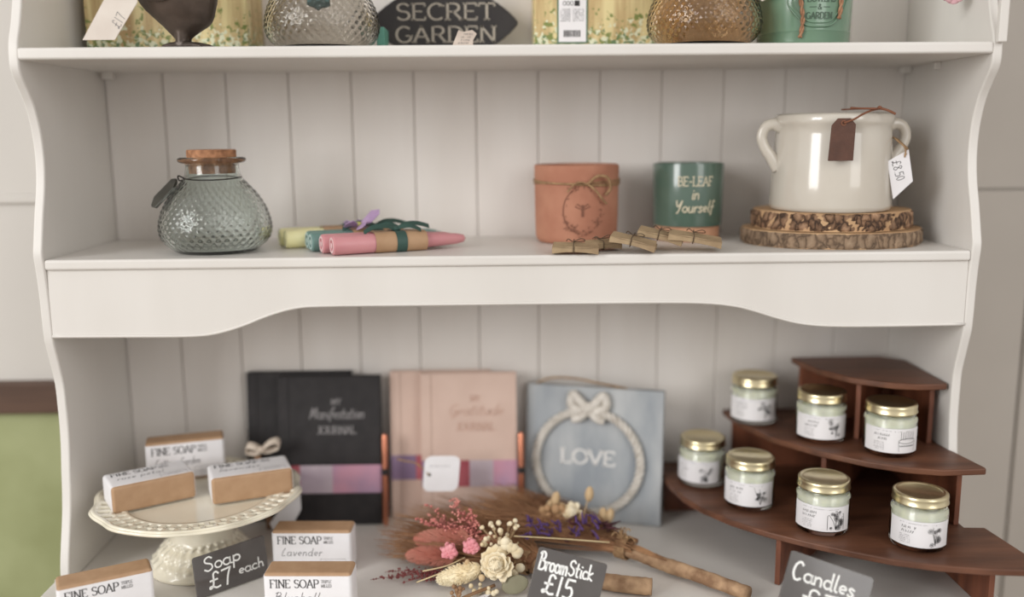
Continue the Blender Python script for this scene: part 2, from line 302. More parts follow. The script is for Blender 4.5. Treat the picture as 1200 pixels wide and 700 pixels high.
HAND = {
 'a': (.5, [arc(.22, .25, .19, .25, 60, 400, 12), [(.4, .48), (.4, .08), (.5, .02)]]),
 'b': (.48, [[(.1, 1), (.08, 0)], arc(.25, .24, .17, .24, 150, -160, 10)]),
 'c': (.42, [arc(.24, .25, .19, .25, 50, 310, 10)]),
 'd': (.5, [arc(.22, .25, .18, .25, 30, 340, 12), [(.4, 1), (.4, .05), (.48, 0)]]),
 'e': (.44, [[(.06, .24), (.38, .3)] + arc(.22, .27, .16, .22, 10, 300, 10)]),
 'f': (.36, [[(.36, .9), (.28, 1), (.2, .9), (.15, .4), (.1, -.25)], [(.04, .45), (.34, .48)]]),
 'g': (.48, [arc(.22, .26, .18, .23, 40, 390, 12), [(.4, .48), (.4, -.2), (.25, -.36), (.08, -.22)]]),
 'h': (.5, [[(.1, 1), (.08, 0)], [(.08, .3), (.2, .48), (.34, .42), (.38, 0)]]),
 'i': (.24, [[(.12, .48), (.12, .05), (.2, 0)], [(.13, .7), (.15, .73)]]),
 'k': (.48, [[(.1, 1), (.08, 0)], [(.38, .5), (.1, .24), (.4, 0)]]),
 'l': (.26, [[(.14, 1), (.1, .4), (.1, .08), (.22, 0)]]),
 'm': (.72, [[(.06, .48), (.07, 0)], [(.07, .3), (.2, .48), (.3, .4), (.3, 0)], [(.3, .3), (.44, .48), (.56, .4), (.58, 0)]]),
 'n': (.48, [[(.06, .48), (.07, 0)], [(.07, .3), (.2, .48), (.35, .4), (.38, 0)]]),
 'o': (.46, [arc(.23, .25, .18, .24, 0, 360, 14)]),
 'p': (.5, [[(.1, .5), (.06, -.4)], arc(.26, .27, .18, .22, 160, -150, 12)]),
 'r': (.36, [[(.08, .48), (.08, 0)], [(.08, .28), (.18, .46), (.32, .46)]]),
 's': (.38, [[(.32, .42), (.18, .5), (.08, .4), (.2, .26), (.31, .12), (.18, 0), (.04, .08)]]),
 't': (.36, [[(.16, .85), (.14, .08), (.28, 0)], [(.02, .52), (.3, .54)]]),
 'u': (.48, [[(.08, .48), (.08, .12), (.2, 0), (.36, .12), (.38, .48)], [(.38, .48), (.4, 0)]]),
 'v': (.42, [[(.06, .48), (.2, 0), (.36, .48)]]), 'y': (.46, [[(.08, .48), (.1, .2), (.22, .1), (.38, .45)], [(.38, .48), (.36, -.2), (.2, -.34)]]),
 'B': (.62, [[(.14, 1), (.08, 0)], [(.0, .88), (.2, 1.02), (.42, .92), (.42, .66), (.16, .54)], [(.16, .54), (.5, .48), (.56, .2), (.36, 0), (.06, .02)]]),
 'C': (.6, [[(.5, .86), (.36, 1), (.14, .82), (.06, .4), (.18, .06), (.36, .02), (.5, .12)]]),
 'G': (.64, [[(.52, .86), (.36, 1), (.12, .8), (.06, .4), (.2, .04), (.42, .06), (.5, .4)], [(.3, .42), (.56, .42), (.5, -.1), (.3, -.3)]]),
 'L': (.5, [[(.28, 1), (.12, .5), (.1, .06), (.42, .02)]]),
 'M': (.8, [[(.06, 0), (.16, 1), (.34, .2), (.56, 1), (.66, 0)]]),
 'S': (.55, [[(.46, .86), (.3, 1), (.1, .86), (.12, .62), (.4, .42), (.44, .14), (.24, -.02), (.04, .12)]]),
 'Y': (.6, [[(.06, 1), (.12, .6), (.28, .52), (.5, 1)], [(.5, 1), (.36, .2), (.2, -.1)]]),
 '1': (.32, [[(.16, 1), (.12, 0)]]), '5': (.55, [[(.5, .98), (.16, .98)], [(.16, .98), (.12, .55), (.36, .58), (.46, .3), (.34, .02), (.06, .04)]]),
 '7': (.56, [[(.04, .94), (.5, 1)], [(.5, 1), (.34, .5), (.26, -.04)]]), '8': (.5, [[(.4, .86), (.24, 1), (.1, .82), (.24, .56), (.42, .24), (.24, 0), (.06, .2), (.24, .56), (.42, .82), (.4, .86)]]),
 '0': (.5, [arc(.24, .5, .18, .48, 0, 360, 14)]), '.': (.22, [[(.1, 0), (.12, .04)]]),
 '£': (.66, [[(.52, .86), (.4, 1), (.26, .9), (.24, .5), (.18, .14), (.04, .02), (.02, .12), (.16, .14), (.36, .0), (.56, .04)], [(.06, .5), (.44, .52)]]),
 ' ': (.3, []), '-': (.4, [[(.05, .3), (.3, .3)]]),
}
def write(mb, text, fn, u0, v0, h, kind='cap', weight=.1, slant=0, spacing=1.0, off=.0002, thin=.55, mi=0, width=None, centre=False, slope=0):
    """strokes of text; fn(u,v,off)->xyz maps label metres onto the surface"""
    D = CAP if kind == 'cap' else HAND
    def adv(c): return D[c][0] * spacing
    tot = sum(adv(c) for c in text) * h
    su = (width / tot) if width else 1
    if centre: u0 = u0 - tot * su / 2
    u = 0
    for ch in text:
        g = D[ch]; st = [list(p) for p in g[1]]
        if kind == 'hand': st = [[tuple(q)[:2] for q in smooth_pts([(a, b, 0) for a, b in p], 4)] if len(p) > 2 and len(p) < 12 else p for p in st]
        if kind == 'cap':
            for (sx, sy) in g[2]: st.append([(sx - .11, sy), (sx + .11, sy)])
        for P in st:
            Q = []
            for (a, b) in P:
                x = (u + a * h + slant * b * h) * su; y = b * h; Q.append((x, y + slope * x))
            line(mb, Q, fn, u0, v0, h * weight, thin if kind == 'cap' else 1, off, mi)
        u += adv(ch) * h
def line(mb, Q, fn, u0, v0, w, thin=1, off=.0002, mi=0):
    n = len(Q); vs = []
    for i in range(n):
        a = Vector((*Q[max(i - 1, 0)], 0)); b = Vector((*Q[min(i + 1, n - 1)], 0)); t = b - a
        if t.length < 1e-9: t = Vector((1, 0, 0))
        t.normalize(); ww = w * (thin + (1 - thin) * abs(t.y)) / 2
        x, y = Q[i]; ex = 0
        if n > 1 and i == 0: x -= t.x * ww * .6; y -= t.y * ww * .6
        if n > 1 and i == n - 1: x += t.x * ww * .6; y += t.y * ww * .6
        vs.append(fn(u0 + x - t.y * ww, v0 + y + t.x * ww, off)); vs.append(fn(u0 + x + t.y * ww, v0 + y - t.x * ww, off))
    mb.add(vs, [(2 * i, 2 * i + 1, 2 * i + 3, 2 * i + 2) for i in range(n - 1)], mi)
def flatfn(y=0): return lambda u, v, o: (u, y - o, v)          # faces -y
def cylfn(R, a0=-PI / 2): return lambda u, v, o: ((R + o) * math.cos(a0 + u / R), (R + o) * math.sin(a0 + u / R), v)
def ticks(mb, fn, u0, v0, w, h, n, mi=0, wt=.0003):       # print too small to read
    for i in range(n):
        x = w * i / n; k = random.random()
        if k < .12: continue
        line(mb, [(x, 0), (x + (w / n * .4 if k > .5 else 0), h)], fn, u0, v0, wt, 1, .0002, mi)
        if k > .4: line(mb, [(x, h * random.random()), (x + w / n * .6, h * random.random())], fn, u0, v0, wt, 1, .0002, mi)

# ================================================================== THE ROOM
def slab(name, a, b, m, bevel=0): return struct(MB().box(a, b).obj(name, m, bevel=bevel))
slab('floor', (-3, -4.2, -.87), (4, .12, -.85), FLOOR)
slab('wall_back', (-3, .02, .178), (.5, .12, 1.9), WALLW)
slab('wall_back_lower', (-3, .022, -.85), (.5, .12, .134), GREEN)
slab('trim_1', (-3, .008, .134), (.5, .12, .178), RAIL, .003)
slab('trim_2', (-3, .014, .412), (-.03, .021, .424), WALLW, .003)
slab('wall_right_boarding', (.5, .028, .42), (4, .12, 1.9), WALLR)
wr = slab('wall_right_lower', (.5, .032, -.85), (4, .12, .42), WALLR)
for i, (a, b) in enumerate(((1.013, 1.1905), (1.194, 1.37), (1.3735, 1.55))):
    MB().box((a, .020, -.85), (b, .032, .4165)).obj('plank', WALLR, wr, bevel=.0015)

# ================================================================== THE DRESSER
dresser = thing('dresser', 'white painted wooden dresser with open shelves, scalloped sides and plank back', 'dresser', (0, 0, 0))
PROF = [(-.80, -.85), (.0, -.205), (.013, -.2063), (.033, -.2022), (.0585, -.1945), (.0785, -.1889), (.1, -.185), (.1263, -.1815), (.15, -.178), (.1747, -.1761), (.2, -.1762), (.2249, -.1775), (.2511, -.1845), (.27, -.190), (.28, -.1921), (.3, -.193), (.3239, -.1935), (.35, -.1955), (.3708, -.198), (.385, -.195), (.4154, -.1865), (.438, -.179), (.4602, -.1745), (.482, -.1735), (.5052, -.1765), (.5272, -.184), (.54, -.192), (.5484, -.198), (.558, -.205), (.569, -.2085), (.5903, -.2065), (.61, -.198), (.6342, -.190), (.66, -.184), (.70, -.180), (.75, -.178)]
pz = [(z, y) for z, y in PROF[1:]]; pp = smooth_pts([(y, z, 0) for z, y in pz], 3)
outline = [(.016, 0.0), (.016, .75)] + [(p.x, p.y) for p in reversed(pp)]
for side in (0, 1):
    mb = MB(); n = len(outline); x0 = -.0105 if side == 0 else 1.0; x1 = x0 + .0105
    vs = [(x0, y, z) for y, z in outline] + [(x1, y, z) for y, z in outline]
    mb.add(vs, [tuple(range(n)), tuple(range(n, 2 * n))[::-1]] + [(i, (i + 1) % n, n + (i + 1) % n, n + i) for i in range(n)])
    mb.obj('side_panel', WHITE, dresser, bevel=.0022, seg=3)
# back boards
seams = [0.0] + [.071 + .0778 * k for k in range(12)] + [1.0]
for a, b in zip(seams, seams[1:]):
    z0, z1 = 0.0, .75; g = .0007; d = .0022
    sec = [(a + .0002, .012), (a + .0002, d), (a + .0018, 0.0), (b - .0006, 0.0), (b - .0002, .0008), (b - .0002, .012)]
    mb = MB(); mb.prism(sec, z0, z1); mb.obj('back_plank', PLANKW, dresser)
MB().box((0, .012, 0), (1, .016, .75)).obj('backing', PLANKW, dresser)
# shelves
MB().box((-.001, -.209, .573), (1.001, 0, .5852)).obj('shelf', WHITE, dresser, bevel=.003, seg=3)
MB().box((.0, -.197, .3545), (1.0, 0, .366)).obj('shelf', WHITE, dresser, bevel=.003, seg=3)
# apron with scalloped lower edge
low = [(0, .2795), (.08, .279), (.145, .2787), (.175, .281), (.205, .289), (.235, .3005), (.265, .3085), (.30, .3105), (.40, .3105), (.5, .3105), (.62, .3105), (.70, .3095), (.74, .306), (.765, .300), (.79, .292), (.815, .2855), (.845, .282), (.90, .281), (1.0, .2815)]
lp = smooth_pts([(x, z, 0) for x, z in low], 5)
mb = MB(); n = len(lp)
for (ya, yb, dz, ofs) in ((-.1925, -.181, 0, 0),):
    P = [(p.x, p.y) for p in lp] + [(1.0, .3545), (0, .3545)]; m = len(P)
    vs = [(x, ya, z) for x, z in P] + [(x, yb, z) for x, z in P]
    mb.add(vs, [tuple(range(m)), tuple(range(m, 2 * m))[::-1]] + [(i, (i + 1) % m, m + (i + 1) % m, m + i) for i in range(m)])
mb.obj('apron', WHITE, dresser, bevel=.001)
mb = MB(); mb.tube([(p.x, -.1925, p.y + .0022) for p in lp], .0017, 8); mb.obj('apron_bead', WHITE, dresser, smooth='all')
for x, y in ((.006, -.012), (.986, -.012), (.9925, -.09)):
    MB().box((x, y - .010 if x < .99 else y - .006, .565), (x + (.013 if x < .99 else .0075), y, .573)).obj('cleat', WHITE, dresser, bevel=.001)
MB().box((-.021, -.50, -.022), (1.021, .016, 0)).obj('worktop', WHITE, dresser, bevel=.003, seg=3)
# pale strip fixed to the front of the right side above the upper shelf
MB().box((1.001, -.2155, .5835), (1.0105, -.2085, .75)).obj('edge_strip', WHITE, dresser, bevel=.0015)
MB().box((-.01, -.46, -.85), (1.01, .016, -.022)).obj('base_cabinet', WHITE, dresser, bevel=.002)
for i in range(3):
    d = MB().box((.01 + i * .33, -.470, -.78), (.325 + i * .33, -.461, -.06)).obj('door', WHITE, dresser, bevel=.004)
    MB().ball((.30 + i * .33, -.480, -.3), .012, 12, 8).obj('knob', WHITE, d, smooth='all')

# ================================================================== TOP SHELF  (z = .5852)
ZT = .5853
def meadow_box(x0, x1, label, barcode=False):
    t = thing('planter_box', label, 'box', ((x0 + x1) / 2, -.037, ZT)); hw = (x1 - x0) / 2
    mb = MB(); mb.prism([(-hw, -.04), (hw, -.04), (hw, .04), (-hw, .04)], 0, .008)
    for a, b in (((-hw, -.04), (hw, -.036)), ((-hw, .036), (hw, .04)), ((-hw, -.036), (-hw + .004, .036)), ((hw - .004, -.036), (hw, .036))): mb.box((*a, .008), (*b, .13))
    mb.obj('box_body', MEADOW, t, bevel=.001)
    return t, hw
b1, _ = meadow_box(.0150, .2000, 'wood-print gift box with white flowers, behind the iron bird')
b2, hw = meadow_box(.5310, .7000, 'wood-print gift box with a barcode sticker, behind the amber jar')
lb = MB().box((-.0585, -.0412, .0125), (-.023, -.0401, .075)).obj('barcode_label', mat('label_green_border', (104, 128, 104), .5), b2)
MB().box((-.0565, -.0415, .0145), (-.025, -.0411, .073)).obj('label_paper', PAPER, lb)
mb = MB(); fn = flatfn(-.0415)
x = -.051
while x < -.031:
    w_ = random.choice((.0004, .0007, .001)); mb.box((x, -.0418, .020), (x + w_, -.0416, .0275)); x += w_ + random.choice((.0005, .0008))
for k in range(7): ticks(mb, fn, -.0545, .0375 - .0 + k * .0021, .012, .0012, 9); ticks(mb, fn, -.040, .0375 + k * .0021, .013, .0012, 9)
mb.box((-.0385, -.0418, .0545), (-.0325, -.0416, .0605)); mb.lathe([(.0012, 0), (.0022, 0)], 14, c=(0, 0, 0), fn=None) if False else None
for k in range(3):
    pts = arc(-.050 + k * .0042, .0575, .0018, .0022, 0, 360, 12); line(mb, pts, fn, 0, 0, .0006)
mb.obj('label_print', INK, lb, recalc=False)

# -- patterned glass jars
def jar_mesh(name, glassm, parent, hscale=1.0):
    s = .00022
    prof = [(41, 0.5), (190, 0), (215, 14), (248, 40), (268, 70), (279, 105), (280, 135), (274, 170), (260, 215), (240, 255), (215, 295), (185, 330), (158, 362), (141, 388), (134, 410), (131, 440), (134, 450), (162, 456), (170, 466), (168, 476), (158, 482), (126, 482)]
    sm = smooth_pts([(r, z, 0) for r, z in prof[1:16]], 7)
    out = [(0.0001, .002), (.034, .0018)] + [(p.x * s, max(p.y, 0) * s) for p in sm]
    rim = [(r * s, z * s) for r, z in prof[16:]]
    inner = [(p.x * s - .0028, max(p.y * s, .0045)) for p in reversed(sm)]
    inner = [(.0262, .1058)] + [(.0262, .100)] + [q for q in inner if q[1] < .094] + [(.03, .0048), (0.0001, .0045)]
    n = 200; cnt = 40
    def fn(r, z, a, i):
        if i < 2 or i >= 2 + len(sm): return r, z
        k = max(0, min(1, (z - .004) / .012)) * max(0, min(1, (.082 - z) / .006))
        u = a * cnt / (2 * PI); v = z / .0052
        p = abs(math.sin(PI * (u + v * .5))) * abs(math.sin(PI * (u - v * .5)))
        return r + .0017 * (p - .35) * k * (.5 + .5 * r / .06), z
    mb = MB(); mb.lathe(out + rim + inner, n, fn=fn); return mb.obj(name, glassm, parent, smooth='all')
def glass_jar(name, loc, glassm, label, metal, cork=True, rz=0, low=False):
    t = thing(name, label, 'jar', loc, (0, 0, rz)); jar_mesh('jar_body', glassm, t)
    if cork:
        mb = MB(); mb.lathe([(.0250, .088), (.0259, .097), (.0268, .106), (.0270, .1135), (.0262, .1145), (.0001, .1148)], 40); mb.obj('cork_stopper', CORK, t, smooth=True)
    mb = MB(); mb.tube([(.0304 * math.cos(a), .0304 * math.sin(a), .083 + .0018 * math.sin(a)) for a in [2 * PI * k / 40 for k in range(41)]], .0008, 6)
    mb.tube(smooth_pts([(-.029, -.010, .083), (-.034, -.014, .086), (-.032, -.018, .081), (-.028, -.014, .0815)], 5), .0009, 6)
    mb.obj('wire_collar', WIRE, t, smooth='all')
    # metal tag hanging from the wire
    Mx = Matrix.Translation((-.034, -.018, .083)) @ Matrix.Rotation(math.radians(136), 4, 'Y') @ Matrix.Rotation(math.radians(-30), 4, 'X')
    if low: Mx = Matrix.Translation((-.012, -.057, .072)) @ Matrix.Rotation(math.radians(72), 4, 'Y') @ Matrix.Rotation(math.radians(-78), 4, 'X') @ Matrix.Rotation(.35, 4, 'Z')
    else: Mx = Mx @ Matrix.Scale(1.22, 4)
    mb = MB(); P = [(.002, -.004), (.006, -.010), (.030, -.011), (.035, 0), (.030, .011), (.006, .010), (.002, .004)]
    mb.prism([(a, b) for a, b in P], -.0006, .0006, M=Mx)
    q = mb.obj('metal_tag', metal, t, bevel=.0004)
    mb = MB(); mb.tube([Mx @ Vector((p[0], p[1], .001)) for p in P + P[:1]], .0009, 6); mb.obj('tag_rim', metal, q, smooth='all')
    return t
glass_jar('glass_jar', (.1650, -.128, .366), GLASST, 'pale teal diamond-textured glass jar with cork stopper on the middle shelf', TAGM)
glass_jar('glass_jar', (.2965, -.135, ZT), GLASSG, 'smoky grey textured glass jar beside the black oval sign', TAGT, rz=.35, low=True)
ja = glass_jar('glass_jar', (.7140, -.1400, ZT), GLASSA, 'amber brown textured glass jar between printed box and green tin', TAGM, rz=2.6)

# -- cast iron bird
bird = thing('iron_bird', 'dark cast-iron hen figure on the left of the top shelf', 'figurine', (.150, -.165, ZT))
mb = MB()
secs = [(.009, .004, .0068), (.013, .0045, .0100), (.019, .006, .0170), (.026, .008, .0255), (.034, .006, .0320), (.042, .003, .0370), (.052, .001, .0415), (.064, -.001, .0430), (.076, -.001, .0390), (.086, .002, .0290), (.092, .004, .0160), (.095, .005, .002)]
secs = [tuple(p) for p in smooth_pts(secs, 3)]; n = 28; vs = [(cx + r * math.cos(2 * PI * j / n), .68 * r * math.sin(2 * PI * j / n), z) for z, cx, r in secs for j in range(n)]
fs = [(i * n + j, i * n + (j + 1) % n, (i + 1) * n + (j + 1) % n, (i + 1) * n + j) for i in range(len(secs) - 1) for j in range(n)] + [tuple(range(n))[::-1], tuple((len(secs) - 1) * n + j for j in range(n))]
mb.add(vs, fs)
mb.tube(smooth_pts([(.018, 0, .070), (.034, 0, .092), (.042, 0, .112), (.046, 0, .124)], 5), .022, 16, r1=.0095); mb.ball((.047, 0, .125), (.0115, .0095, .0105), 14, 10); mb.tube([(.055, 0, .124), (.066, 0, .120)], .0045, 8, r1=.0008)
for k in range(5): mb.tube(smooth_pts([(-.020, 0, .062 + .004 * k), (-.046, 0, .078 + .006 * k), (-.066, (k - 2) * .003, .086 + .010 * k)], 4), .014, 10, r1=.004)
for sgn in (-1, 1):
    mb.tube([(.005, sgn * .0050, .024), (.0045, sgn * .0050, .012), (.003, sgn * .0055, .003)], .0085, 12, r1=.0052)
    for dx, dy in ((.034, sgn * .004), (.026, sgn * .015), (-.019, sgn * .004)): mb.tube([(.003, sgn * .0055, .0042), (.003 + dx * .6, sgn * .0055 + dy * .6, .0040), (.003 + dx, sgn * .0055 + dy, .0022)], .0050, 8, r1=.0024)
o = mb.obj('bird_body', IRON, bird, recalc=False); rm = o.modifiers.new('one_skin', 'REMESH'); rm.mode = 'VOXEL'; rm.voxel_size = .0013; rm.use_smooth_shade = True
sm_ = o.modifiers.new('soften', 'SMOOTH'); sm_.iterations = 4
mb = MB()
for sgn in (-1, 1):
    for k in range(4):
        mb.ball((-.010 - k * .009, sgn * (.0285 - k * .002), .056 + k * .0045), (.016, .0035, .010 - k * .001), 12, 8)
    mb.obj('wing', IRON, bird, smooth='all'); mb = MB()
mb = MB(); mb.ball((.047, 0, .138), (.008, .002, .005), 8, 6); mb.ball((.056, 0, .113), (.003, .002, .006), 8, 6); mb.obj('comb', IRON, bird, smooth='all')

def card(name, pts, y, th, m, parent=None, bevel=.0003):      # upright card: pts (x,z)
    mb = MB(); n = len(pts); vs = [(x, y, z) for x, z in pts] + [(x, y + th, z) for x, z in pts]
    mb.add(vs, [tuple(range(n)), tuple(range(n, 2 * n))[::-1]] + [(i, (i + 1) % n, n + (i + 1) % n, n + i) for i in range(n)])
    return mb.obj(name, m, parent, bevel=bevel)
t = thing('price_tag', 'white card price tag hanging slanted from the iron bird', 'tag', (.095, -.200, .615), (0, 0, 0))
tm = mat('worn_tag_card', (222, 212, 200), .7, rgb2=(212, 200, 188), scale=30)
cd = card('tag_card', [(-.0325, -.0220), (.0005, -.0220), (.0265, .0150), (.0262, .0185), (.0205, .0222), (-.0015, .0222), (-.0065, .0190)], 0, .0006, tm, t)
mb = MB(); ct, st_ = math.cos(1.0), math.sin(1.0)
rf = lambda u, v, o_: ((u * ct - v * st_) + .009, -o_, u * st_ + v * ct + .001)
write(mb, '£17', rf, -.012, -.004, .0095, 'hand', .06); mb.obj('tag_writing', INKG, cd, recalc=False)
MB().tube([(.0125, .001, .019), (.018, .008, .027), (.022, .014, .040), (.035, .025, .055)], .0006, 6).obj('string', TWINE, t, smooth='all')

# -- SECRET GARDEN sign
sg = thing('wall_sign', 'black pointed-oval wooden sign with cream words, behind the grey jar', 'sign', (.4240, -.035, .6262))
P = []
for k in range(41):
    tt = -1 + 2 * k / 40; P.append((tt * .0885, .041 * (1 - abs(tt) ** 2.1) ** .9 + .0015))
P = P + [(x, -z) for x, z in reversed(P)]
card('sign_board', P[::-1], -.004, .008, SIGNB, sg, .0008)
mb = MB(); fn = flatfn(-.0042)
write(mb, 'SECRET', fn, 0.003, .0040, .0185, 'cap', .15, width=.118, centre=True, thin=.5)
write(mb, 'GARDEN', fn, 0.003, -.0220, .0180, 'cap', .15, width=.122, centre=True, thin=.5)
mb.obj('lettering', SIGNL, sg, recalc=False)
t = thing('price_tag', 'small creased printed tag standing before the black oval sign', 'tag', (.4535, -.190, ZT))
cd = card('tag_card', [(-.0135, 0), (.0085, 0), (.0085, .006), (.0125, .0125), (.008, .0165), (-.002, .0145), (-.0065, .0165)], 0, .0006, mat('creased_tag', (206, 190, 176), .7, rgb2=(188, 170, 156), scale=60), t)
mb = MB()
for k in range(4): ticks(mb, flatfn(0), -.007 + k * .0016, .0025 + k * .003, .011, .0014, 8)
mb.obj('tag_print', INKG, cd, recalc=False)
tag(MB().box((.3510, -.10, ZT), (.3600, -.06, .6155)).obj('teal_card_box', TEALC, bevel=.001), 'small teal green card box between grey jar and black sign', 'box')

for (x, y, hw_, zt, lab) in ((.6085, -.128, .0065, .6395, 'white tag tip hanging in front of the barcode gift box'), (.7590, -.205, .0120, .6265, 'white tag corner hanging over the amber jar')):
    t = thing('price_tag', lab, 'tag', (x, y, zt))
    card('tag_card', [(0, 0), (hw_, .0065), (hw_ * .9, .026), (0, .034), (-hw_ * .9, .026), (-hw_, .0085)], 0, .0006, tm, t)
    MB().tube(smooth_pts([(0, .0003, .030), (-.004, .004, .040), (-.010, .012, .052)], 4), .0006, 6).obj('string', TWINE, t, smooth='all')
# -- green tin
tin = thing('flower_tin', 'sage green embossed flower tin with rope handles on top shelf', 'tin', (.8295, -.120, ZT))
mb = MB(); mb.lathe([(.001, .001), (.0475, 0), (.0490, .0015), (.0500, .006), (.0502, .0150), (.0508, .0160), (.0502, .0170), (.0525, .085), (.0540, .13), (.0525, .13), (.0490, .02), (.001, .004)], 64); mb.obj('tin_body', TIN, tin, smooth=True)
mb = MB(); fn = cylfn(.0513)
def on(u, v, o=.0): return Vector(fn(u, v, o))
for rr, q in ((1, .0011), (.86, .0006)):
    pts = []
    for k in range(61):
        a = 2 * PI * k / 60; r = 1 + (.10 * math.cos(4 * a)); pts.append(on(.031 * rr * r * math.cos(a) + .001, .047 + .028 * rr * (1 - .04 * math.cos(4 * a)) * math.sin(a), -.0002))
    mb.tube(pts, q, 6)
mb.obj('embossed_frame', TIN, tin, smooth='all')
mb = MB(); fe = lambda u, v, o: fn(u, v, o)
write(mb, 'FLOWERS', fn, .001, .0455, .0085, 'cap', .14, width=.036, centre=True, off=.0003)
write(mb, '&', fn, .001, .0375, .0055, 'cap', .14, centre=True, off=.0003)
write(mb, 'GARDEN', fn, .001, .0280, .0065, 'cap', .14, width=.029, centre=True, off=.0003)
line(mb, [(-.010, .040), (-.003, .040)], fn, 0, 0, .0006); line(mb, [(.005, .040), (.012, .040)], fn, 0, 0, .0006)
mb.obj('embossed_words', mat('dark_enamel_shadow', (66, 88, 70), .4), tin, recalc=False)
for u, zb in ((-.0185, .0085), (.0225, .028)):
    mb = MB(); base = [on(u + .002 * math.sin(k), zb + k * .0108, .0022) for k in range(12)]; pts = smooth_pts(base, 5)
    for s_ in (0, PI):
        pl = []
        for i, p in enumerate(pts):
            a = i * .75 + s_; pl.append(p + Vector((math.cos(a) * .0013, math.sin(a) * .0013 * .6, 0)))
        mb.tube(pl, .0014, 6)
    mb.obj('rope_handle', ROPE, tin, smooth='all')

# -- hanging flower at top right
fl = thing('paper_flower', 'pale pink flower with a green leaf, top right corner', 'flower', (.975, -.160, .6390))
mb = MB()
for k in range(9):
    a = k * 2.4; Mx = Matrix.Rotation(a, 4, 'Y') @ Matrix.Rotation(.5, 4, 'X'); mb.ball((math.sin(a) * .007, -.001 * k, math.cos(a) * .006), (.008, .0018, .006), 10, 6, M=Mx)
mb.obj('petals', PINKPF, fl, smooth='all')
mb = MB(); mb.tube(smooth_pts([(.004, .004, .0), (.014, .0, .014), (.02, .0, .03)], 4), .001, 5); mb.ball((.020, -.004, .010), (.007, .0015, .005), 10, 6, M=Matrix.Rotation(.5, 4, 'Y')); mb.obj('leaf', LEAFD, fl, smooth='all')
mb = MB(); mb.tube(smooth_pts([(.002, .006, .002), (.006, .02, .05), (.012, .10, .105)], 4), .0012, 5); mb.obj('stem', LEAFD, fl, smooth='all')

# ================================================================== MIDDLE SHELF (z = .366)
ZM = .3662
# -- terracotta pot with stamped wreath
tp = thing('plant_pot', 'terracotta pot with stamped bee wreath and raffia bow', 'pot', (.5815, -.062, ZM))
mb = MB(); mb.lathe([(.001, 0), (.044, 0), (.0475, .0025), (.0492, .008), (.0500, .03), (.0508, .080), (.0510, .0895), (.0505, .0918), (.0490, .0925), (.0472, .0918), (.0465, .088), (.0455, .012), (.001, .008)], 64); mb.obj('pot_body', TERRA, tp, smooth=True)
R = .0506; fn = cylfn(R)
mb = MB(); random.seed(3)
for k in range(120):
    a = random.uniform(0, 2 * PI); dens = 1 if 3.6 < a < 6.4 or a < .2 else .35
    if random.random() > dens: continue
    rr = random.gauss(1, .10); u = .023 * rr * math.cos(a); v = .040 + .027 * rr * math.sin(a); l = random.uniform(.001, .003); b = random.uniform(0, PI)
    line(mb, [(u, v), (u + l * math.cos(b), v + l * math.sin(b))], fn, .003, 0, .0009)
line(mb, arc(.003, .040, .023, .027, 120, 260, 14), fn, 0, 0, .0011)
for s_ in (-1, 1):                      # small bee
    line(mb, [(.003, .043), (.003 + s_ * .006, .048), (.003 + s_ * .009, .045), (.003, .041)], fn, 0, 0, .0012)
line(mb, [(.003, .046), (.003, .034)], fn, 0, 0, .0030)
mb.obj('stamped_wreath', mat('stamp_brown', (128, 82, 62), .85), tp, recalc=False)
mb = MB()
for k in range(3): mb.tube([((R + .0012) * math.cos(a), (R + .0012) * math.sin(a), .070 + k * .0016 + .0015 * math.sin(2 * a + k)) for a in [2 * PI * j / 48 for j in range(49)]], .0009, 5)
c = lambda u, v, o=.003: fn(u, v, o)
mb.tube(smooth_pts([c(.008, .071), c(.018, .080, .006), c(.029, .078, .008), c(.033, .066, .008), c(.028, .058, .006)], 6), .0018, 6)
mb.tube(smooth_pts([c(.008, .071), c(.016, .064, .005), c(.026, .052, .005), c(.031, .048, .004)], 6), .0014, 6)
mb.tube(smooth_pts([c(.008, .071), c(-.004, .073, .005), c(-.014, .062, .005)], 6), .0011, 6)
mb.obj('raffia_bow', TWINE, tp, smooth='all')
# -- green glazed pot
gp = thing('plant_pot', 'dark green glazed pot on a bare clay foot with cream handwriting', 'pot', (.7180, -.056, ZM))
mb = MB(); mb.lathe([(.001, .001), (.0375, 0), (.0385, .001), (.0385, .0165), (.0375, .018), (.001, .018)], 64); mb.obj('clay_foot', TERRB, gp, smooth=True)
mb = MB(); mb.lathe([(.001, .0182), (.0385, .0175), (.0408, .0185), (.0415, .021), (.0425, .055), (.0430, .0905), (.0423, .0928), (.0405, .0928), (.0395, .090), (.0385, .024), (.001, .022)], 64); mb.obj('glazed_body', GLAZE, gp, smooth=True)
mb = MB(); R2 = .0428; fn = cylfn(R2)
write(mb, 'BE-LEAF', fn, .001, .067, .0105, 'cap', .12, width=.043, centre=True, thin=1, off=.0004)
write(mb, 'in', fn, .0, .0515, .0135, 'hand', .11, centre=True, off=.0004, slant=.15)
write(mb, 'Yourself', fn, .0, .036, .0135, 'hand', .12, width=.048, centre=True, off=.0004, slant=.15)
mb.obj('handwriting', mat('cream_glaze_text', (206, 196, 166), .5), gp, recalc=False)

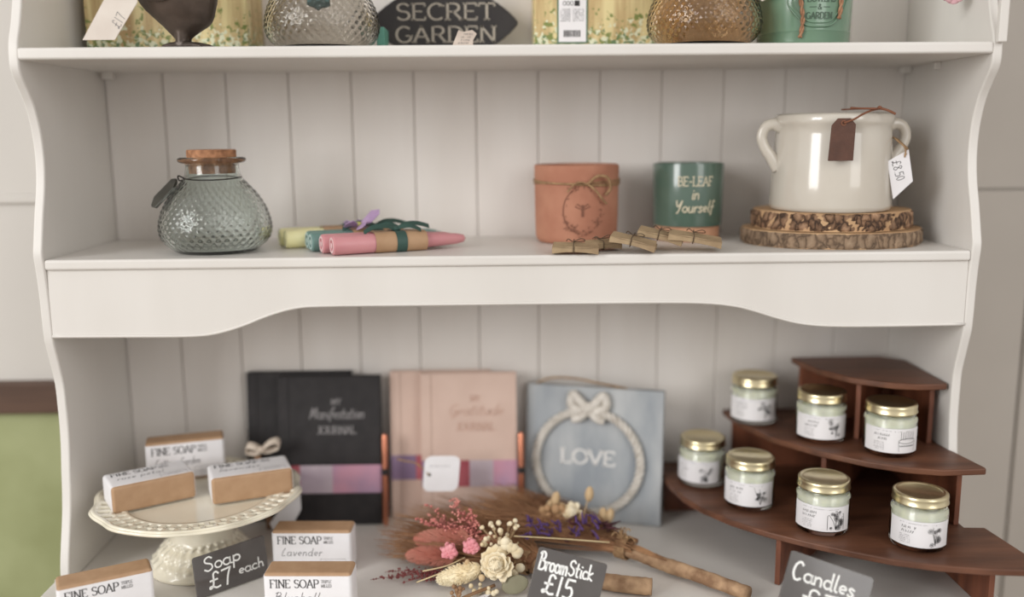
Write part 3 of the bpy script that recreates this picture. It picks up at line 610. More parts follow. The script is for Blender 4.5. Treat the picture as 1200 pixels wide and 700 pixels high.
# -- wood slices
def slice_(name, loc, rx, ry, h, bark, label, seed, rough):
    t = thing(name, label, 'wood slice', loc)
    random.seed(seed); ph = [random.uniform(0, 6.28) for _ in range(40)]
    rad_ = lambda a: 1 + .012 * math.sin(2 * a + ph[0]) + .010 * math.sin(5 * a + ph[1]) + .006 * math.sin(9 * a + ph[2])
    n = 220; mb = MB(); vs = []; fs = []; rows = 9
    for i in range(rows):
        z = h * i / (rows - 1); e = 1 - (.012 if i in (0, rows - 1) else 0)
        for j in range(n):
            a = 2 * PI * j / n; r = rad_(a) * e + (rough * (random.random() - .5 + .6 * math.sin(j * .55 + i * .7 * math.sin(j * .09)) ) if 0 < i < rows - 1 else -rough * .5)
            vs.append((rx * r * math.cos(a), ry * r * math.sin(a), z))
    for i in range(rows - 1):
        for j in range(n): fs.append((i * n + j, i * n + (j + 1) % n, (i + 1) * n + (j + 1) % n, (i + 1) * n + j))
    mb.add(vs, fs); mb.obj('bark', bark, t, smooth='all')
    P = [(rx * .985 * rad_(2 * PI * j / 90) * math.cos(2 * PI * j / 90), ry * .985 * rad_(2 * PI * j / 90) * math.sin(2 * PI * j / 90)) for j in range(90)]
    mb = MB(); mb.prism(P, .0002, h + .0003); mb.obj('sawn_face', CUTW, t)
slice_('wood_slice', (.8790, -.1010, ZM), .1030, .0830, .0175, BARK2, 'wider grey-barked wood slice lying on the shelf, lower of the two', 4, .014)
slice_('wood_slice', (.8785, -.1000, ZM + .0182), .0905, .0740, .0210, BARK1, 'smaller rough-barked wood slice, upper of the two, under the crock', 9, .028)
ZC = ZM + .0182 + .0216
# -- crock
cr = thing('crock', 'large glazed off-white crock with two side handles on wood slices', 'crock', (.8720, -.1120, ZC))
mb = MB(); H = .109
mb.lathe([(.001, .001), (.0640, 0), (.0670, .0015), (.0680, .006), (.0672, .030), (.0655, .060), (.0640, .085), (.0632, .094), (.0650, .0965), (.0662, .101), (.0655, .106), (.0628, H), (.0596, .107), (.0590, .100), (.0600, .06), (.0615, .01), (.001, .006)], 96)
mb.obj('crock_body', CROCK, cr, smooth='all')
for s_ in (-1, 1):
    mb = MB(); P = smooth_pts([(s_ * .060, -.004, .094), (s_ * .070, -.004, .0975), (s_ * .079, -.004, .094), (s_ * .083, -.004, .083), (s_ * .079, -.004, .071), (s_ * .071, -.004, .060), (s_ * .0625, -.004, .047)], 6)
    mb.tube(P, lambda u: .0046 + .0016 * abs(2 * u - 1) ** 2, 14, flat=1.3); mb.obj('handle', CROCK, cr, smooth='all')
lt = thing('leather_tag', 'brown leather gift tag hanging on the front of the crock', 'tag', (.8555, -.1865, .4850))
ltc = card('tag_body', [(-.0140, -.0215), (.0130, -.0215), (.0140, .0170), (.0080, .0235), (-.0055, .0235), (-.0118, .0160)], -.001, .002, LEATHER, lt, .0004)
mb = MB(); mb.lathe([(.0018, -.0004), (.0030, -.0006), (.0030, .0004), (.0018, .0004)], 16, close=True); e = mb.obj('eyelet', CORD, ltc, smooth=True, loc=(.0005, -.0012, .0185), rot=(PI / 2, 0, 0))
mb = MB(); P0 = (.0005, -.0022, .0185)
mb.tube(smooth_pts([P0, (.012, -.001, .0225), (.022, .003, .0275), (.033, .008, .0315), (.044, .014, .0335)], 5), .0011, 7)
mb.tube(smooth_pts([(.044, .014, .0335), (.036, .006, .0335), (.024, .010, .0338), (.010, .006, .0345)], 5), .0011, 7)
mb.tube(smooth_pts([(.044, .014, .0340), (.050, .008, .0320), (.058, .004, .0275)], 5), .0013, 7)
mb.ball((.044, .013, .0345), (.0026, .0024, .0022), 10, 8)
mb.tube(smooth_pts([(.044, .014, .0335), (.040, .035, .0345), (.020, .060, .034)], 5), .0009, 7)
mb.obj('leather_cord', CORD, lt, smooth='all')
pt = thing('price_tag', 'white price tag tied to the right handle of the crock', 'tag', (.9330, -.1580, .4480))
cd = card('tag_card', [(-.0060, -.0285), (.0150, -.0085), (.0080, .0265), (-.0150, .0135)], 0, .0006, PAPER, pt)
mb = MB(); a = -1.25; ct, st_ = math.cos(a), math.sin(a); rf = lambda u, v, o_: ((u * ct - v * st_) - .0022, -o_, u * st_ + v * ct + .0015)
write(mb, '£8.50', rf, -.0135, -.004, .0095, 'hand', .07); mb.obj('tag_writing', INK, cd, recalc=False)
mb = MB(); mb.tube(smooth_pts([(.004, .0, .018), (.003, -.002, .028), (-.003, .008, .037), (.002, .030, .040), (.012, .036, .036), (.010, .006, .026), (.004, 0, .020)], 5), .0009, 6)
mb.obj('string', TWINE, pt, smooth='all')

# -- taper candle pairs
def candle_pair(p1, p2, yaw, wax, endm, label, blength, flower=False, dx=(0, 0)):
    t = thing('candle_bundle', label, 'candles', (p1[0], p1[1], ZM), (0, 0, yaw), group='paired taper candles in kraft bands')
    # local x runs along the candle away from the camera; p2 is the mate
    ca, sa = math.cos(-yaw), math.sin(-yaw); ex, ey = p2[0] - p1[0], p2[1] - p1[1]; mate = (ex * ca - ey * sa, ex * sa + ey * ca)
    for (ox, oy) in ((0, 0), mate):
        r = .0108; mb = MB(); pr_ = [(.0001, 0), (.0030, 0), (.0032, .0012), (.0055, .0014), (.0062, 0), (.0088, 0), (.0103, .0012), (r, .004), (.0104, .06), (.0090, blength * .6), (.0062, blength - .012), (.0042, blength - .003), (.0001, blength)]
        mb.lathe(pr_, 28, mi=0); 
        o = mb.obj('candle', wax, t, smooth=True, loc=(ox, oy, r), rot=(0, PI / 2, 0))
        mb = MB(); mb.lathe([(.0064, -.0003), (.0088, -.0003), (.0088, .0008), (.0064, .0008)], 24, close=True); mb.lathe([(.0001, -.0002), (.0030, -.0002), (.0030, .0008), (.0001, .0008)], 16); mb.obj('candle_end', endm, o, smooth=True)
    # kraft band: rounded loop round both candles
    def loop(x0, x1, rr, th):
        mb = MB(); C = [(oy, .0108) for oy in (0, mate[1])]; lo, hi = min(C)[0], max(C)[0]; pts = []
        for k in range(13): a = PI / 2 - PI * k / 12; pts.append((hi + rr * math.cos(a), .0108 + rr * math.sin(a) if rr * math.sin(a) > -.0106 else .0002))
        for k in range(13): a = -PI / 2 - PI * k / 12; pts.append((lo + rr * math.cos(a), .0108 + rr * math.sin(a) if rr * math.sin(a) > -.0106 else .0002))
        n = len(pts); vs = [(x, p[0], p[1]) for x in (x0, x1) for p in pts]; mb.add(vs, [(i, (i + 1) % n, n + (i + 1) % n, n + i) for i in range(n)]); return mb
    bx = blength * .30
    loop(bx, bx + .060, .0116, 0).obj('kraft_band', KRAFT, t, smooth=True)
    loop(bx + .024, bx + .036, .0122, 0).obj('ribbon', RIBG, t, smooth=True)
    mb = MB(); cy = mate[1] / 2
    for P, wd in () if wax is YELLOW else (([(0, 0, .0), (-.012, .0, .004), (-.028, -.002, .003), (-.040, -.006, -.002)], .010), ([(0, 0, 0), (.012, .002, .005), (.026, .004, .005), (.040, .004, .001)], .009), ([(0, 0, .001), (-.008, .010, .005), (-.018, .016, .002)], .008), ([(0, 0, .001), (.012, -.010, .004), (.024, -.014, -.001)], .008)):
        mb.ribbon([Vector((bx + .030, cy - .002, .0245)) + v for v in smooth_pts(P, 5)], wd * .8, .0006, normal=(.2, .80, .55))
    mb.ball((bx + .030, cy, .0245), (.005, .006, .003), 10, 6); mb.obj('ribbon_bow', RIBG, t, smooth=True)
    if flower:
        mb = MB(); cx = bx + .010; base = Vector((cx, cy - .006, .0262))
        for k, (l, h_, w_) in enumerate(((.030, .012, .9), (.026, .004, .8), (.026, .003, .9), (.024, .005, .8), (.026, .003, .7))):
            a = -.3 + k * 1.25; d = Vector((math.cos(a), math.sin(a), 0)); tip = base + d * l * .8 + Vector((0, 0, h_ * (1.3 if k == 0 else .3)))
            side = Vector((-d.y * .8, d.x * .8, .6)) * (.010 if k == 0 else .008); m1 = base.lerp(tip, .6) + Vector((0, 0, .001)); th = Vector((0, 0, .0004))
            vs = [base - side * .2, base + side * .2, m1 + side, m1 - side, tip + side * .35, tip - side * .35]
            mb.add([v + th for v in vs] + [v - th for v in vs], [(0, 1, 2, 3), (3, 2, 4, 5), (6, 9, 8, 7), (9, 11, 10, 8), (0, 3, 9, 6), (3, 5, 11, 9), (5, 4, 10, 11), (4, 2, 8, 10), (2, 1, 7, 8)])
        q = mb.obj('lilac_flower', LILAC, t)
        mb = MB(); mb.ball(base + Vector((0, 0, .002)), (.004, .004, .0025), 10, 6); mb.obj('flower_centre', mat('flower_centre_yellow', (190, 186, 96), .8), q, smooth='all')
    return t
YAW = math.radians(24)
candle_pair((.305, -.183), (.2905, -.1655), YAW, PINKW, WAXEND, 'pair of pink taper candles, nearest, in a kraft band and green ribbon', .157)
candle_pair((.275, -.1467), (.267, -.1262), YAW, TEALW, WAXENT, 'pair of teal taper candles, middle, topped by a lilac flower', .160, True)
candle_pair((.2385, -.1115), (.2275, -.0915), math.radians(20), YELLOW, YELLOW, 'pair of pale yellow taper candles, leftmost, next to the teal jar', .150)

# -- kraft seed packets in front of the pots
def packet(x, y, z, yaw, roll, pitch, label, L=.050, W=.034):
    t = thing('kraft_packet', label, 'packet', (x, y, z), (pitch, roll, yaw), group='folded kraft packets on the middle shelf')
    th = .0062; mb = MB()
    prof = [(-L / 2, 0), (0, .0012), (L / 2, 0)]
    vs = []
    for i in range(9):
        u = -1 + 2 * i / 8; xx = u * L / 2; b = .0022 * (1 - u * u)
        for (yy, zz) in ((-W / 2, 0), (W / 2, 0), (W / 2, th), (-W / 2, th)): vs.append((xx, yy, zz + b))
    fs = [(0, 1, 2, 3), (32, 35, 34, 33)]
    for i in range(8):
        for j in range(4): fs.append((i * 4 + j, i * 4 + (j + 1) % 4, i * 4 + 4 + (j + 1) % 4, i * 4 + 4 + j))
    mb.add(vs, fs); mb.obj('packet_body', KRAFT2, t, bevel=.0005)
    mb = MB(); mb.add([(-L / 2, -W / 2, th + .0002), (L / 2, -W / 2, th + .0002), (L / 2 - .001, W * .1, th + .004), (-L / 2 + .001, W * .1, th + .004), (-L / 2, -W / 2, th + .0008), (L / 2, -W / 2, th + .0008), (L / 2 - .001, W * .1, th + .0047), (-L / 2 + .001, W * .1, th + .0047)], [(0, 1, 2, 3), (4, 7, 6, 5), (0, 4, 5, 1), (1, 5, 6, 2), (2, 6, 7, 3), (3, 7, 4, 0)])
    mb.obj('flap', KRAFT2, t)
    mb = MB(); q = .001
    xs = -.002
    mb.tube([(xs, -W / 2 - q, 0.001), (xs, W / 2 + q, 0.001), (xs, W / 2 + q, th + .006), (xs, -W / 2 - q, th + .004), (xs, -W / 2 - q, 0.001)], .0006, 5)
    mb.tube(smooth_pts([(xs, -.004, th + .006), (.006, -.008, th + .010), (.010, -.002, th + .007), (xs, -.004, th + .006), (-.008, -.006, th + .009), (-.010, .0, th + .006)], 3), .0005, 5)
    mb.obj('twine_tie', mat('dark_thread', (92, 74, 54), .8), t, smooth='all')
    return t
packet(.5700, -.1850, ZM + .0008, -.10, .02, 0, 'kraft packet in front of the terracotta pot, leftmost of the five')
packet(.6010, -.1600, ZM + .0012, .25, -.03, 0, 'kraft packet mostly behind its neighbours, second from the left', .040, .026)
packet(.6330, -.1820, ZM + .0070, -.24, .22, 0, 'kraft packet tilting down to the right, middle of the five')
packet(.6660, -.1620, ZM + .0110, -.24, .22, .0, 'kraft packet leaning over its left neighbour, second from the right')
packet(.7020, -.1720, ZM + .0085, -.18, .16, 0, 'kraft packet in front of the green pot, rightmost of the five', .058, .036)

# ================================================================== COUNTER
# -- journals
def journal(name, x0, wdt, hgt, y_bot, lean, cover, foil, label, bandy, bands, title, text=True, th=.016, yaw=0):
    Mx = Matrix.Translation((x0, y_bot, .0008)) @ Matrix.Rotation(yaw, 4, 'Z') @ Matrix.Rotation(-lean, 4, 'X')
    t = thing(name, label, 'journal', M=Mx)
    mb = MB(); mb.box((0, 0, 0), (wdt, .002, hgt)); mb.box((0, th - .002, 0), (wdt, th, hgt)); mb.box((0, .0, 0), (.002, th, hgt)); mb.obj('cover', cover, t, bevel=.0008)
    MB().box((.002, .002, .002), (wdt - .003, th - .002, hgt - .003)).obj('pages', PAGES, t)
    mb = MB(); mb.box((.0125, -.0003, .001), (.0135, .0001, hgt - .001)); mb.obj('spine_crease', mat('crease_shade', tuple(int(c * .8) for c in ((34, 31, 32) if cover is BLACKC else (218, 180, 158))), .7), t)
    z0, z1 = bandy; x = 0
    bnd = MB(); ms = []
    for k, (wf, m) in enumerate(bands):
        x1 = x + wf * wdt; bnd.box((x, -.0012, z0), (x1, -.0002, z1), k); ms.append(m); x = x1
    bnd.obj('paper_band', ms, t)
    if text:
        mb = MB(); fn = flatfn(-.0003); cx = wdt * .57
        write(mb, 'MY', fn, cx, hgt - .036, .0075, 'cap', .14, centre=True)
        write(mb, title, fn, cx, hgt - .054, .014, 'hand', .09, centre=True, slant=.25, width=.070)
        write(mb, 'JOURNAL', fn, cx, hgt - .074, .0100, 'cap', .14, centre=True, width=.050)
        mb.obj('foil_title', foil, t, recalc=False)
    return t
BB = [(.03, BANDR), (.17, BANDR), (.32, BANDW), (.48, BAND)]
journal('journal', .1590, .134, .1945, -.0412, math.radians(7), BLACKC, SILVER, 'black hardback journal half hidden behind another black one', (.042, .078), BB, 'Manifestation')
journal('journal', .2030, .130, .1925, -.0578, math.radians(7), BLACKC, SILVER, 'black hardback journal in front with silver title and pink band', (.042, .078), BB, 'Manifestation')
PB = [(.25, BANDV), (.25, BANDR), (.25, BANDW), (.25, BAND)]
journal('journal', .3440, .130, .1935, -.0412, math.radians(7), PINKC, EMBOSS, 'blush pink journal showing only its left edge behind another', (.052, .084), PB, 'Gratitude', False)
journal('journal', .3850, .1225, .1945, -.0578, math.radians(7), PINKC, EMBOSS, 'blush pink journal in front, beside the blue plaque', (.048, .082), PB, 'Gratitude')
def pen(x, label, y=-.066):
    Mx = Matrix.Translation((x, y, .002)) @ Matrix.Rotation(-math.radians(8), 4, 'X'); t = thing('pen', label, 'pen', M=Mx)
    mb = MB(); mb.lathe([(.001, 0), (.0036, .004), (.0039, .010), (.0039, .066), (.0001, .066)], 16); mb.obj('pen_barrel', COPPER, t, smooth=True)
    mb = MB(); mb.lathe([(.0001, .066), (.0042, .066), (.0042, .074), (.0001, .074)], 16); mb.obj('grip', BLACKP, t, smooth=True)
    mb = MB(); mb.lathe([(.0001, .074), (.0039, .074), (.0039, .115), (.003, .118), (.0001, .118)], 16); mb.obj('pen_cap', COPPER, t, smooth=True)
    MB().box((-.0008, -.0062, .085), (.0008, -.005, .114)).box((-.0008, -.0052, .110), (.0008, -.003, .114)).obj('clip', COPPER, t)
pen(.3385, 'copper and black pen standing between black and pink journals')
pen(.5125, 'copper and black pen between pink journal and blue plaque')
# tag on pink journal
t = thing('gift_tag', 'white rounded card tag leaning against the pink journals', 'tag', (.4130, -.0950, .083))
P = []
for cx, cz, a0 in ((.013, .013, 0), (-.013, .013, 90), (-.013, -.015, 180), (.013, -.015, 270)):
    P += arc(cx, cz, .009, .009, a0, a0 + 90, 5)
cd = card('tag_card', [(x + z * .10, z) for x, z in P][::-1], 0, .0008, PAPER, t)
mb = MB(); ticks(mb, flatfn(0), -.014, .008, .026, .002, 12); mb.obj('tag_print', INKG, cd, recalc=False)
mb = MB(); mb.lathe([(.0001, -.0004), (.0024, -.0004), (.0024, .0001), (.0001, .0001)], 12); mb.obj('tag_hole', INKG, cd, loc=(-.0150, 0, -.002), rot=(PI / 2, 0, 0))
MB().tube(smooth_pts([(-.015, -.001, -.002), (-.030, .006, .010), (-.046, .012, .012), (-.056, .014, .014)], 4), .0009, 5).obj('string', TWINE, t, smooth='all')

# -- blue plaque with rope wreath
Mx = Matrix.Translation((.5175, -.030, .0008)) @ Matrix.Rotation(math.radians(-16), 4, 'Z') @ Matrix.Rotation(-math.radians(5), 4, 'X')
pq = thing('wall_plaque', 'blue-grey square plaque with white rope wreath and the word LOVE', 'plaque', M=Mx)
W_, H_ = .1780, .1740
MB().box((0, 0, 0), (W_, .014, H_)).obj('board', PLAQ, pq, bevel=.0015)
mb = MB(); cx, cz, rr = .0830, .078, .0665
for s_ in (0, 2 * PI / 3, 4 * PI / 3):
    pl = []
    for k in range(241):
        a = 2 * PI * k / 240; q = a * 17 + s_; r = rr + .0032 * math.cos(q); pl.append((cx + r * math.cos(a) * 1.02, -.0046 + .0032 * math.sin(q), cz + r * math.sin(a)))
    mb.tube(pl, .0026, 6, cap=False)
mb.obj('rope_wreath', ROPEW, pq, smooth='all')
mb = MB()
for s_ in (-1, 1):
    mb.tube(smooth_pts([(cx, -.005, cz + rr), (cx + s_ * .014, -.008, cz + rr + .016), (cx + s_ * .020, -.006, cz + rr + .020), (cx + s_ * .022, -.005, cz + rr + .006), (cx + s_ * .008, -.006, cz + rr - .002)], 6), .0062, 8)
    mb.tube(smooth_pts([(cx, -.006, cz + rr), (cx + s_ * .012, -.007, cz + rr - .010), (cx + s_ * .020, -.005, cz + rr - .012)], 5), .0050, 8)
mb.ball((cx, -.008, cz + rr + .004), (.006, .005, .008), 10, 8); mb.obj('carved_bow', ROPEW, pq, smooth='all')
mb = MB(); write(mb, 'LOVE', flatfn(-.0003), cx, cz - .004, .0180, 'cap', .20, width=.072, centre=True, thin=.6); mb.obj('lettering', mat('pale_letter_paint', (226, 224, 220), .7), pq, recalc=False)
mb = MB(); mb.tube(smooth_pts([(.012, .007, H_), (.030, .008, H_ + .008), (.060, .009, H_ + .009), (.10, .008, H_ + .004), (.13, .007, H_)], 5), .0014, 6); mb.obj('hanging_twine', TWINE, pq, smooth='all')

# -- cake stand
CS = (.1350, -.1570, 0.0005)
cs = thing('cake_stand', 'cream ceramic cake stand with pierced scalloped rim holding soaps', 'cake stand', CS)
mb = MB()
def foot(r, z, a, i): 
    k = 1 if .011 < z < .036 else 0
    return r + k * (.0028 * math.sin(a * 13 + z * 260) * math.sin(a * 13 - z * 260) + .0010 * math.sin(a * 31 + 3 * math.sin(z * 500))), z
fp = [(.001, .0), (.0600, 0), (.0615, .002), (.0612, .005), (.0585, .0075), (.0570, .010)] + [(p.x, p.y) for p in smooth_pts([(.0550, .012, 0), (.0510, .018, 0), (.0450, .025, 0), (.0395, .032, 0), (.0370, .038, 0), (.0355, .046, 0)], 4)] + [(.0355, .054), (.0365, .060), (.041, .068), (.050, .0735), (.001, .0738)]
mb.lathe(fp, 176, fn=foot); mb.obj('pedestal', CREAM, cs, smooth='all')
mb = MB(); mb.lathe([(.001, .0735), (.060, .0735), (.080, .0755), (.0815, .0785), (.0800, .0800), (.0760, .0792), (.001, .0790)], 96); mb.obj('plate', CREAM, cs, smooth=True)
mb = MB(); nA, nR = 432, 12; vs = []; fs = []
def scal(a): return 1 + .022 * math.cos(12 * a) 
for i in range(nR + 1):
    t_ = i / nR
    for j in range(nA):
        a = 2 * PI * j / nA; r = .0795 + (.0350) * t_ * (1 + (scal(a) - 1) * 3.0 * t_); z = .0795 + .0045 * t_ * t_ + .0010 * math.cos(12 * a) * t_ + .0012 * (t_ > .85)
        vs.append((r * math.cos(a), r * math.sin(a), z))
for i in range(nR):
    for j in range(nA):
        cell = j % 9; hole = (i in (2, 3, 4) and cell in (2, 3, 4, 5)) or (i in (6, 7, 8, 9) and ((j + 4) % 9) in (2, 3, 4, 5, 6))
        if hole: continue
        fs.append((i * nA + j, i * nA + (j + 1) % nA, (i + 1) * nA + (j + 1) % nA, (i + 1) * nA + j))
mb.add(vs, fs); o = mb.obj('pierced_rim', CREAM, cs, smooth='all', recalc=False)
sd = o.modifiers.new('thick', 'SOLIDIFY'); sd.thickness = .0032; sd.offset = -1
mb = MB()
for j in range(48):
    a = 2 * PI * j / 48
    for r, dz, q in ((.0820, .0010, .0018), (.0945, .0022, .0022), (.1075, .0036, .0018)):
        aa = a + (.065 if r > .09 and r < .1 else 0); mb.ball((r * math.cos(aa), r * math.sin(aa), .0797 + dz), (q * 1.5, q * 1.1, q * .8), 7, 5, M=Matrix.Rotation(aa + .7, 3, 'Z').to_4x4())
mb.obj('rim_beads', CREAM, cs, smooth='all')
mb = MB(); mb.tube([((.0795 + .035 * (1 + (scal(a) - 1) * 3)) * math.cos(a), (.0795 + .035 * (1 + (scal(a) - 1) * 3)) * math.sin(a), .0842 + .001 * math.cos(12 * a)) for a in [2 * PI * k / 240 for k in range(241)]], .0021, 8, cap=False); mb.obj('rolled_edge', CREAM, cs, smooth='all')

# -- soaps: bar in kraft paper with a white sleeve that shows both long kraft edges
def soap(Mx, label, name2, lines=('hand',), slant=.2):
    t = thing('soap_bar', label, 'soap', M=Mx, group='fine soap bars in kraft and white paper')
    L, T, H = .0905, .0310, .0505     # x length, y thickness, z label height
    MB().box((0, 0, 0), (L, T, H)).obj('kraft_wrapping', KRAFT, t, bevel=.0035, seg=4)
    # sleeve: closed loop round front, ends, back; stops short of both kraft edges
    def rr(L0, T0, L1, T1, r):
        P = []
        for cx, cy, a0 in ((L1 - r, T1 - r, 0), (L0 + r, T1 - r, 90), (L0 + r, T0 + r, 180), (L1 - r, T0 + r, 270)): P += arc(cx, cy, r, r, a0, a0 + 90, 5)
        return P
    P = rr(-.0005, -.0005, L + .0005, T + .0005, .004)
    mb = MB(); mb.prism(P, .0035, H - .0030); s = mb.obj('paper_sleeve', PAPER, t, smooth=True)
    fn = flatfn(-.0005); mb = MB()
    write(mb, 'FINE SOAP', fn, .0065, H - .0155, .0088, 'cap', .14, width=.051)
    mb.obj('brand_print', INK, s, recalc=False)
    mb = MB()
    for k in range(2): write(mb, ('TRIPLE', 'MILLED')[k], fn, .0595, H - .0103 - k * .0048, .0032, 'cap', .16, width=.0110)
    line(mb, [(.055, .0045), (.055, .0165), (.084, .0165), (.084, .0045)], fn, 0, 0, .0004); line(mb, [(.055, .0105), (.084, .0105)], fn, 0, 0, .0004)
    for k in range(3): ticks(mb, fn, .060, .0128 - k * .0034, .018, .0012, 10)
    mb.obj('small_print', INKG, s, recalc=False)
    mb = MB(); write(mb, name2, fn, .010, H - .0300, .0092, 'hand', .07, slant=slant, spacing=1.15, width=min(.052, .0052 * len(name2) + .006)); mb.obj('scent_name', INKH, s, recalc=False)
    return t
def stand(x, y, z, yaw): return Matrix.Translation((x, y, z)) @ Matrix.Rotation(math.radians(yaw), 4, 'Z')
def lie(x, y, z, yaw):   # label face up, kraft long edge to the front
    return Matrix.Translation((x, y, z)) @ Matrix.Rotation(math.radians(yaw), 4, 'Z') @ Matrix.Translation((0, 0, .031)) @ Matrix.Rotation(-PI / 2, 4, 'X')
ZP = .0805
soap(stand(.0590, -.1130, ZP, 17), 'Cottage Garden soap standing at the back of the cake stand', 'Cottage Garden')
soap(lie(.0560, -.2080, ZP + .001, 33), 'soap bar lying label-up at the left of the cake stand', 'Sweet Rose'.replace('w', 'v').replace('R', 'r') if False else 'rose petal')
soap(lie(.1590, -.1850, ZP + .001, 22), 'soap bar lying label-up at the right of the cake stand', 'lovender'.replace('lov', 'lav'))
soap(stand(.2235, -.1870, .0005, -2), 'Lavender soap standing behind the Bluebell soap', 'Lavender')
soap(stand(.2400, -.2925, .0005, -2), 'Bluebell soap at the front, standing right of the Soap chalk sign', 'Bluebell')
soap(stand(.0405, -.3180, .0005, 27), 'soap bar at the front left corner, cut off by the frame', 'cotton')

# -- small white gift tag & ribbon behind the cake stand
t = thing('gift_tag', 'white card tag leaning behind the right of the cake stand', 'tag', (.2180, -.0950, .030), (0, 0, 0))
card('tag_card', [(-.012, -.025), (.000, -.028), (.020, .008), (.020, .028), (.010, .030), (-.020, -.010)], 0, .001, PAPER, t, .0003)
t = thing('ribbon_bow', 'cream ribbon bow behind the lying soaps on the cake stand', 'bow', (.1870, -.072, .108))
mb = MB()

for L_ in ([(0, 0, 0), (.010, -.004, .010), (.020, 0, .012), (.022, .003, .004), (.010, .003, -.001), (0, 0, 0)], [(0, 0, 0), (-.008, -.003, .006), (-.017, 0, .006), (-.018, .003, -.002), (-.008, .003, -.004), (0, 0, 0)]):
    mb.ribbon(smooth_pts(L_, 5), .010, .0012, normal=(.1, .75, .65))
mb.ball((0, -.001, .001), (.004, .005, .004), 8, 6); mb.obj('loops', mat('cream_ribbon', (206, 190, 172), .7), t, smooth='all')
mb = MB(); mb.ribbon(smooth_pts([(-.006, .002, -.004), (-.004, .004, -.04), (.003, .004, -.08), (.004, .003, -.106)], 4), .008, .001, normal=(1, 0, 0)); mb.obj('tail', mat('tan_ribbon', (150, 116, 88), .7), t)

# -- mahogany corner stand
stn = thing('corner_stand', 'three-tier mahogany bow-front corner stand holding candle jars', 'display stand', (0, 0, 0))
T1 = [(.699, -.006), (.6950, -.045), (.6965, -.0850), (.7050, -.128), (.7200, -.163), (.7460, -.2010), (.7780, -.2330), (.8160, -.2620), (.8520, -.2850), (.8870, -.3050), (.9250, -.3190), (.9700, -.3290), (1.0300, -.3350), (1.0330, -.329), (1.0210, -.2300), (.9990, -.2285), (.9985, -.006)]
T2 = [(.7810, -.0062), (.7835, -.030), (.7900, -.0680), (.8110, -.1250), (.8500, -.1750), (.8930, -.2130), (.9280, -.2330), (.9620, -.2430), (1.0120, -.2405), (1.0130, -.236), (.9985, -.1550), (.9985, -.006)]
T3 = [(.8600, -.0365), (.8620, -.0560), (.8735, -.1000), (.8990, -.1430), (.9370, -.1680), (.9650, -.1750), (.9950, -.1740), (.9975, -.170), (.9975, -.0600), (.9745, -.0365)]
for P, zt in ((T1, .0615), (T2, .1335), (T3, .2105)):
    mb = MB(); mb.prism(P, zt - .0075, zt); mb.obj('tier_shelf', MAHOG, stn, bevel=.0018, seg=2)
def panel(x0, y0, x1, y1, z0, z1, th=.006):
    d = Vector((x1 - x0, y1 - y0, 0)); n = Vector((-d.y, d.x, 0)).normalized() * th / 2
    P = [(x0 - n.x, y0 - n.y), (x1 - n.x, y1 - n.y), (x1 + n.x, y1 + n.y), (x0 + n.x, y0 + n.y)]
    MB().prism(P, z0, z1).obj('support_panel', MAHOGV, stn, bevel=.0008)
panel(.7020, -.0250, .995, -.0250, .0005, .054); panel(.9920, -.3050, .9920, -.010, .0005, .054); panel(.7900, -.2370, .955, -.04, .0005, .054)
panel(.7900, -.0250, .990, -.0250, .0615, .126); panel(.9920, -.2240, .9920, -.010, .0615, .126); panel(.8600, -.1700, .96, -.04, .0615, .126)
panel(.8680, -.0480, .990, -.0480, .1335, .203); panel(.9880, -.1560, .9880, -.010, .1335, .203); panel(.9100, -.1350, .97, -.055, .1335, .203)

# -- candle jars
def sketch(mb, fn, kind, u, v, s):
    random.seed(kind * 5 + 1)
    if kind == 6:      # cake-like basket drawing
        line(mb, [(-s, s * .1), (-s * .95, -s), (s * .95, -s), (s, s * .1)], fn, u, v, .0004); line(mb, arc(0, .1 * s, s, s * .28, 0, 360, 18), fn, u, v, .0005)
        for k in range(7): x = -s * .75 + k * s * .25; line(mb, [(x, s * .2), (x, s * 1.1)], fn, u, v, .0004); line(mb, arc(x, -s * .35, s * .13, s * .14, 180, 360, 6), fn, u, v, .0006)
        return
    for k in range(9 if kind != 5 else 16):
        x, y = random.uniform(-.7, .7) * s, random.uniform(-.9, .9) * s; r = random.uniform(.14, .3) * s
        for p in range(5): a = p * 1.257 + k; line(mb, arc(x + r * .5 * math.cos(a), y + r * .5 * math.sin(a), r * .5, r * .5, 0, 300, 6), fn, u, v, .00032)
    for k in range(4): x = random.uniform(-.8, .8) * s; line(mb, [(0, -s), (x * .5, 0), (x, s * random.uniform(.3, 1))], fn, u, v, .0004)
    if kind == 5:
        line(mb, [(-.9 * s, -s), (-.9 * s, .5 * s), (0, s), (.9 * s, .6 * s), (.9 * s, -s)], fn, u, v, .0005)
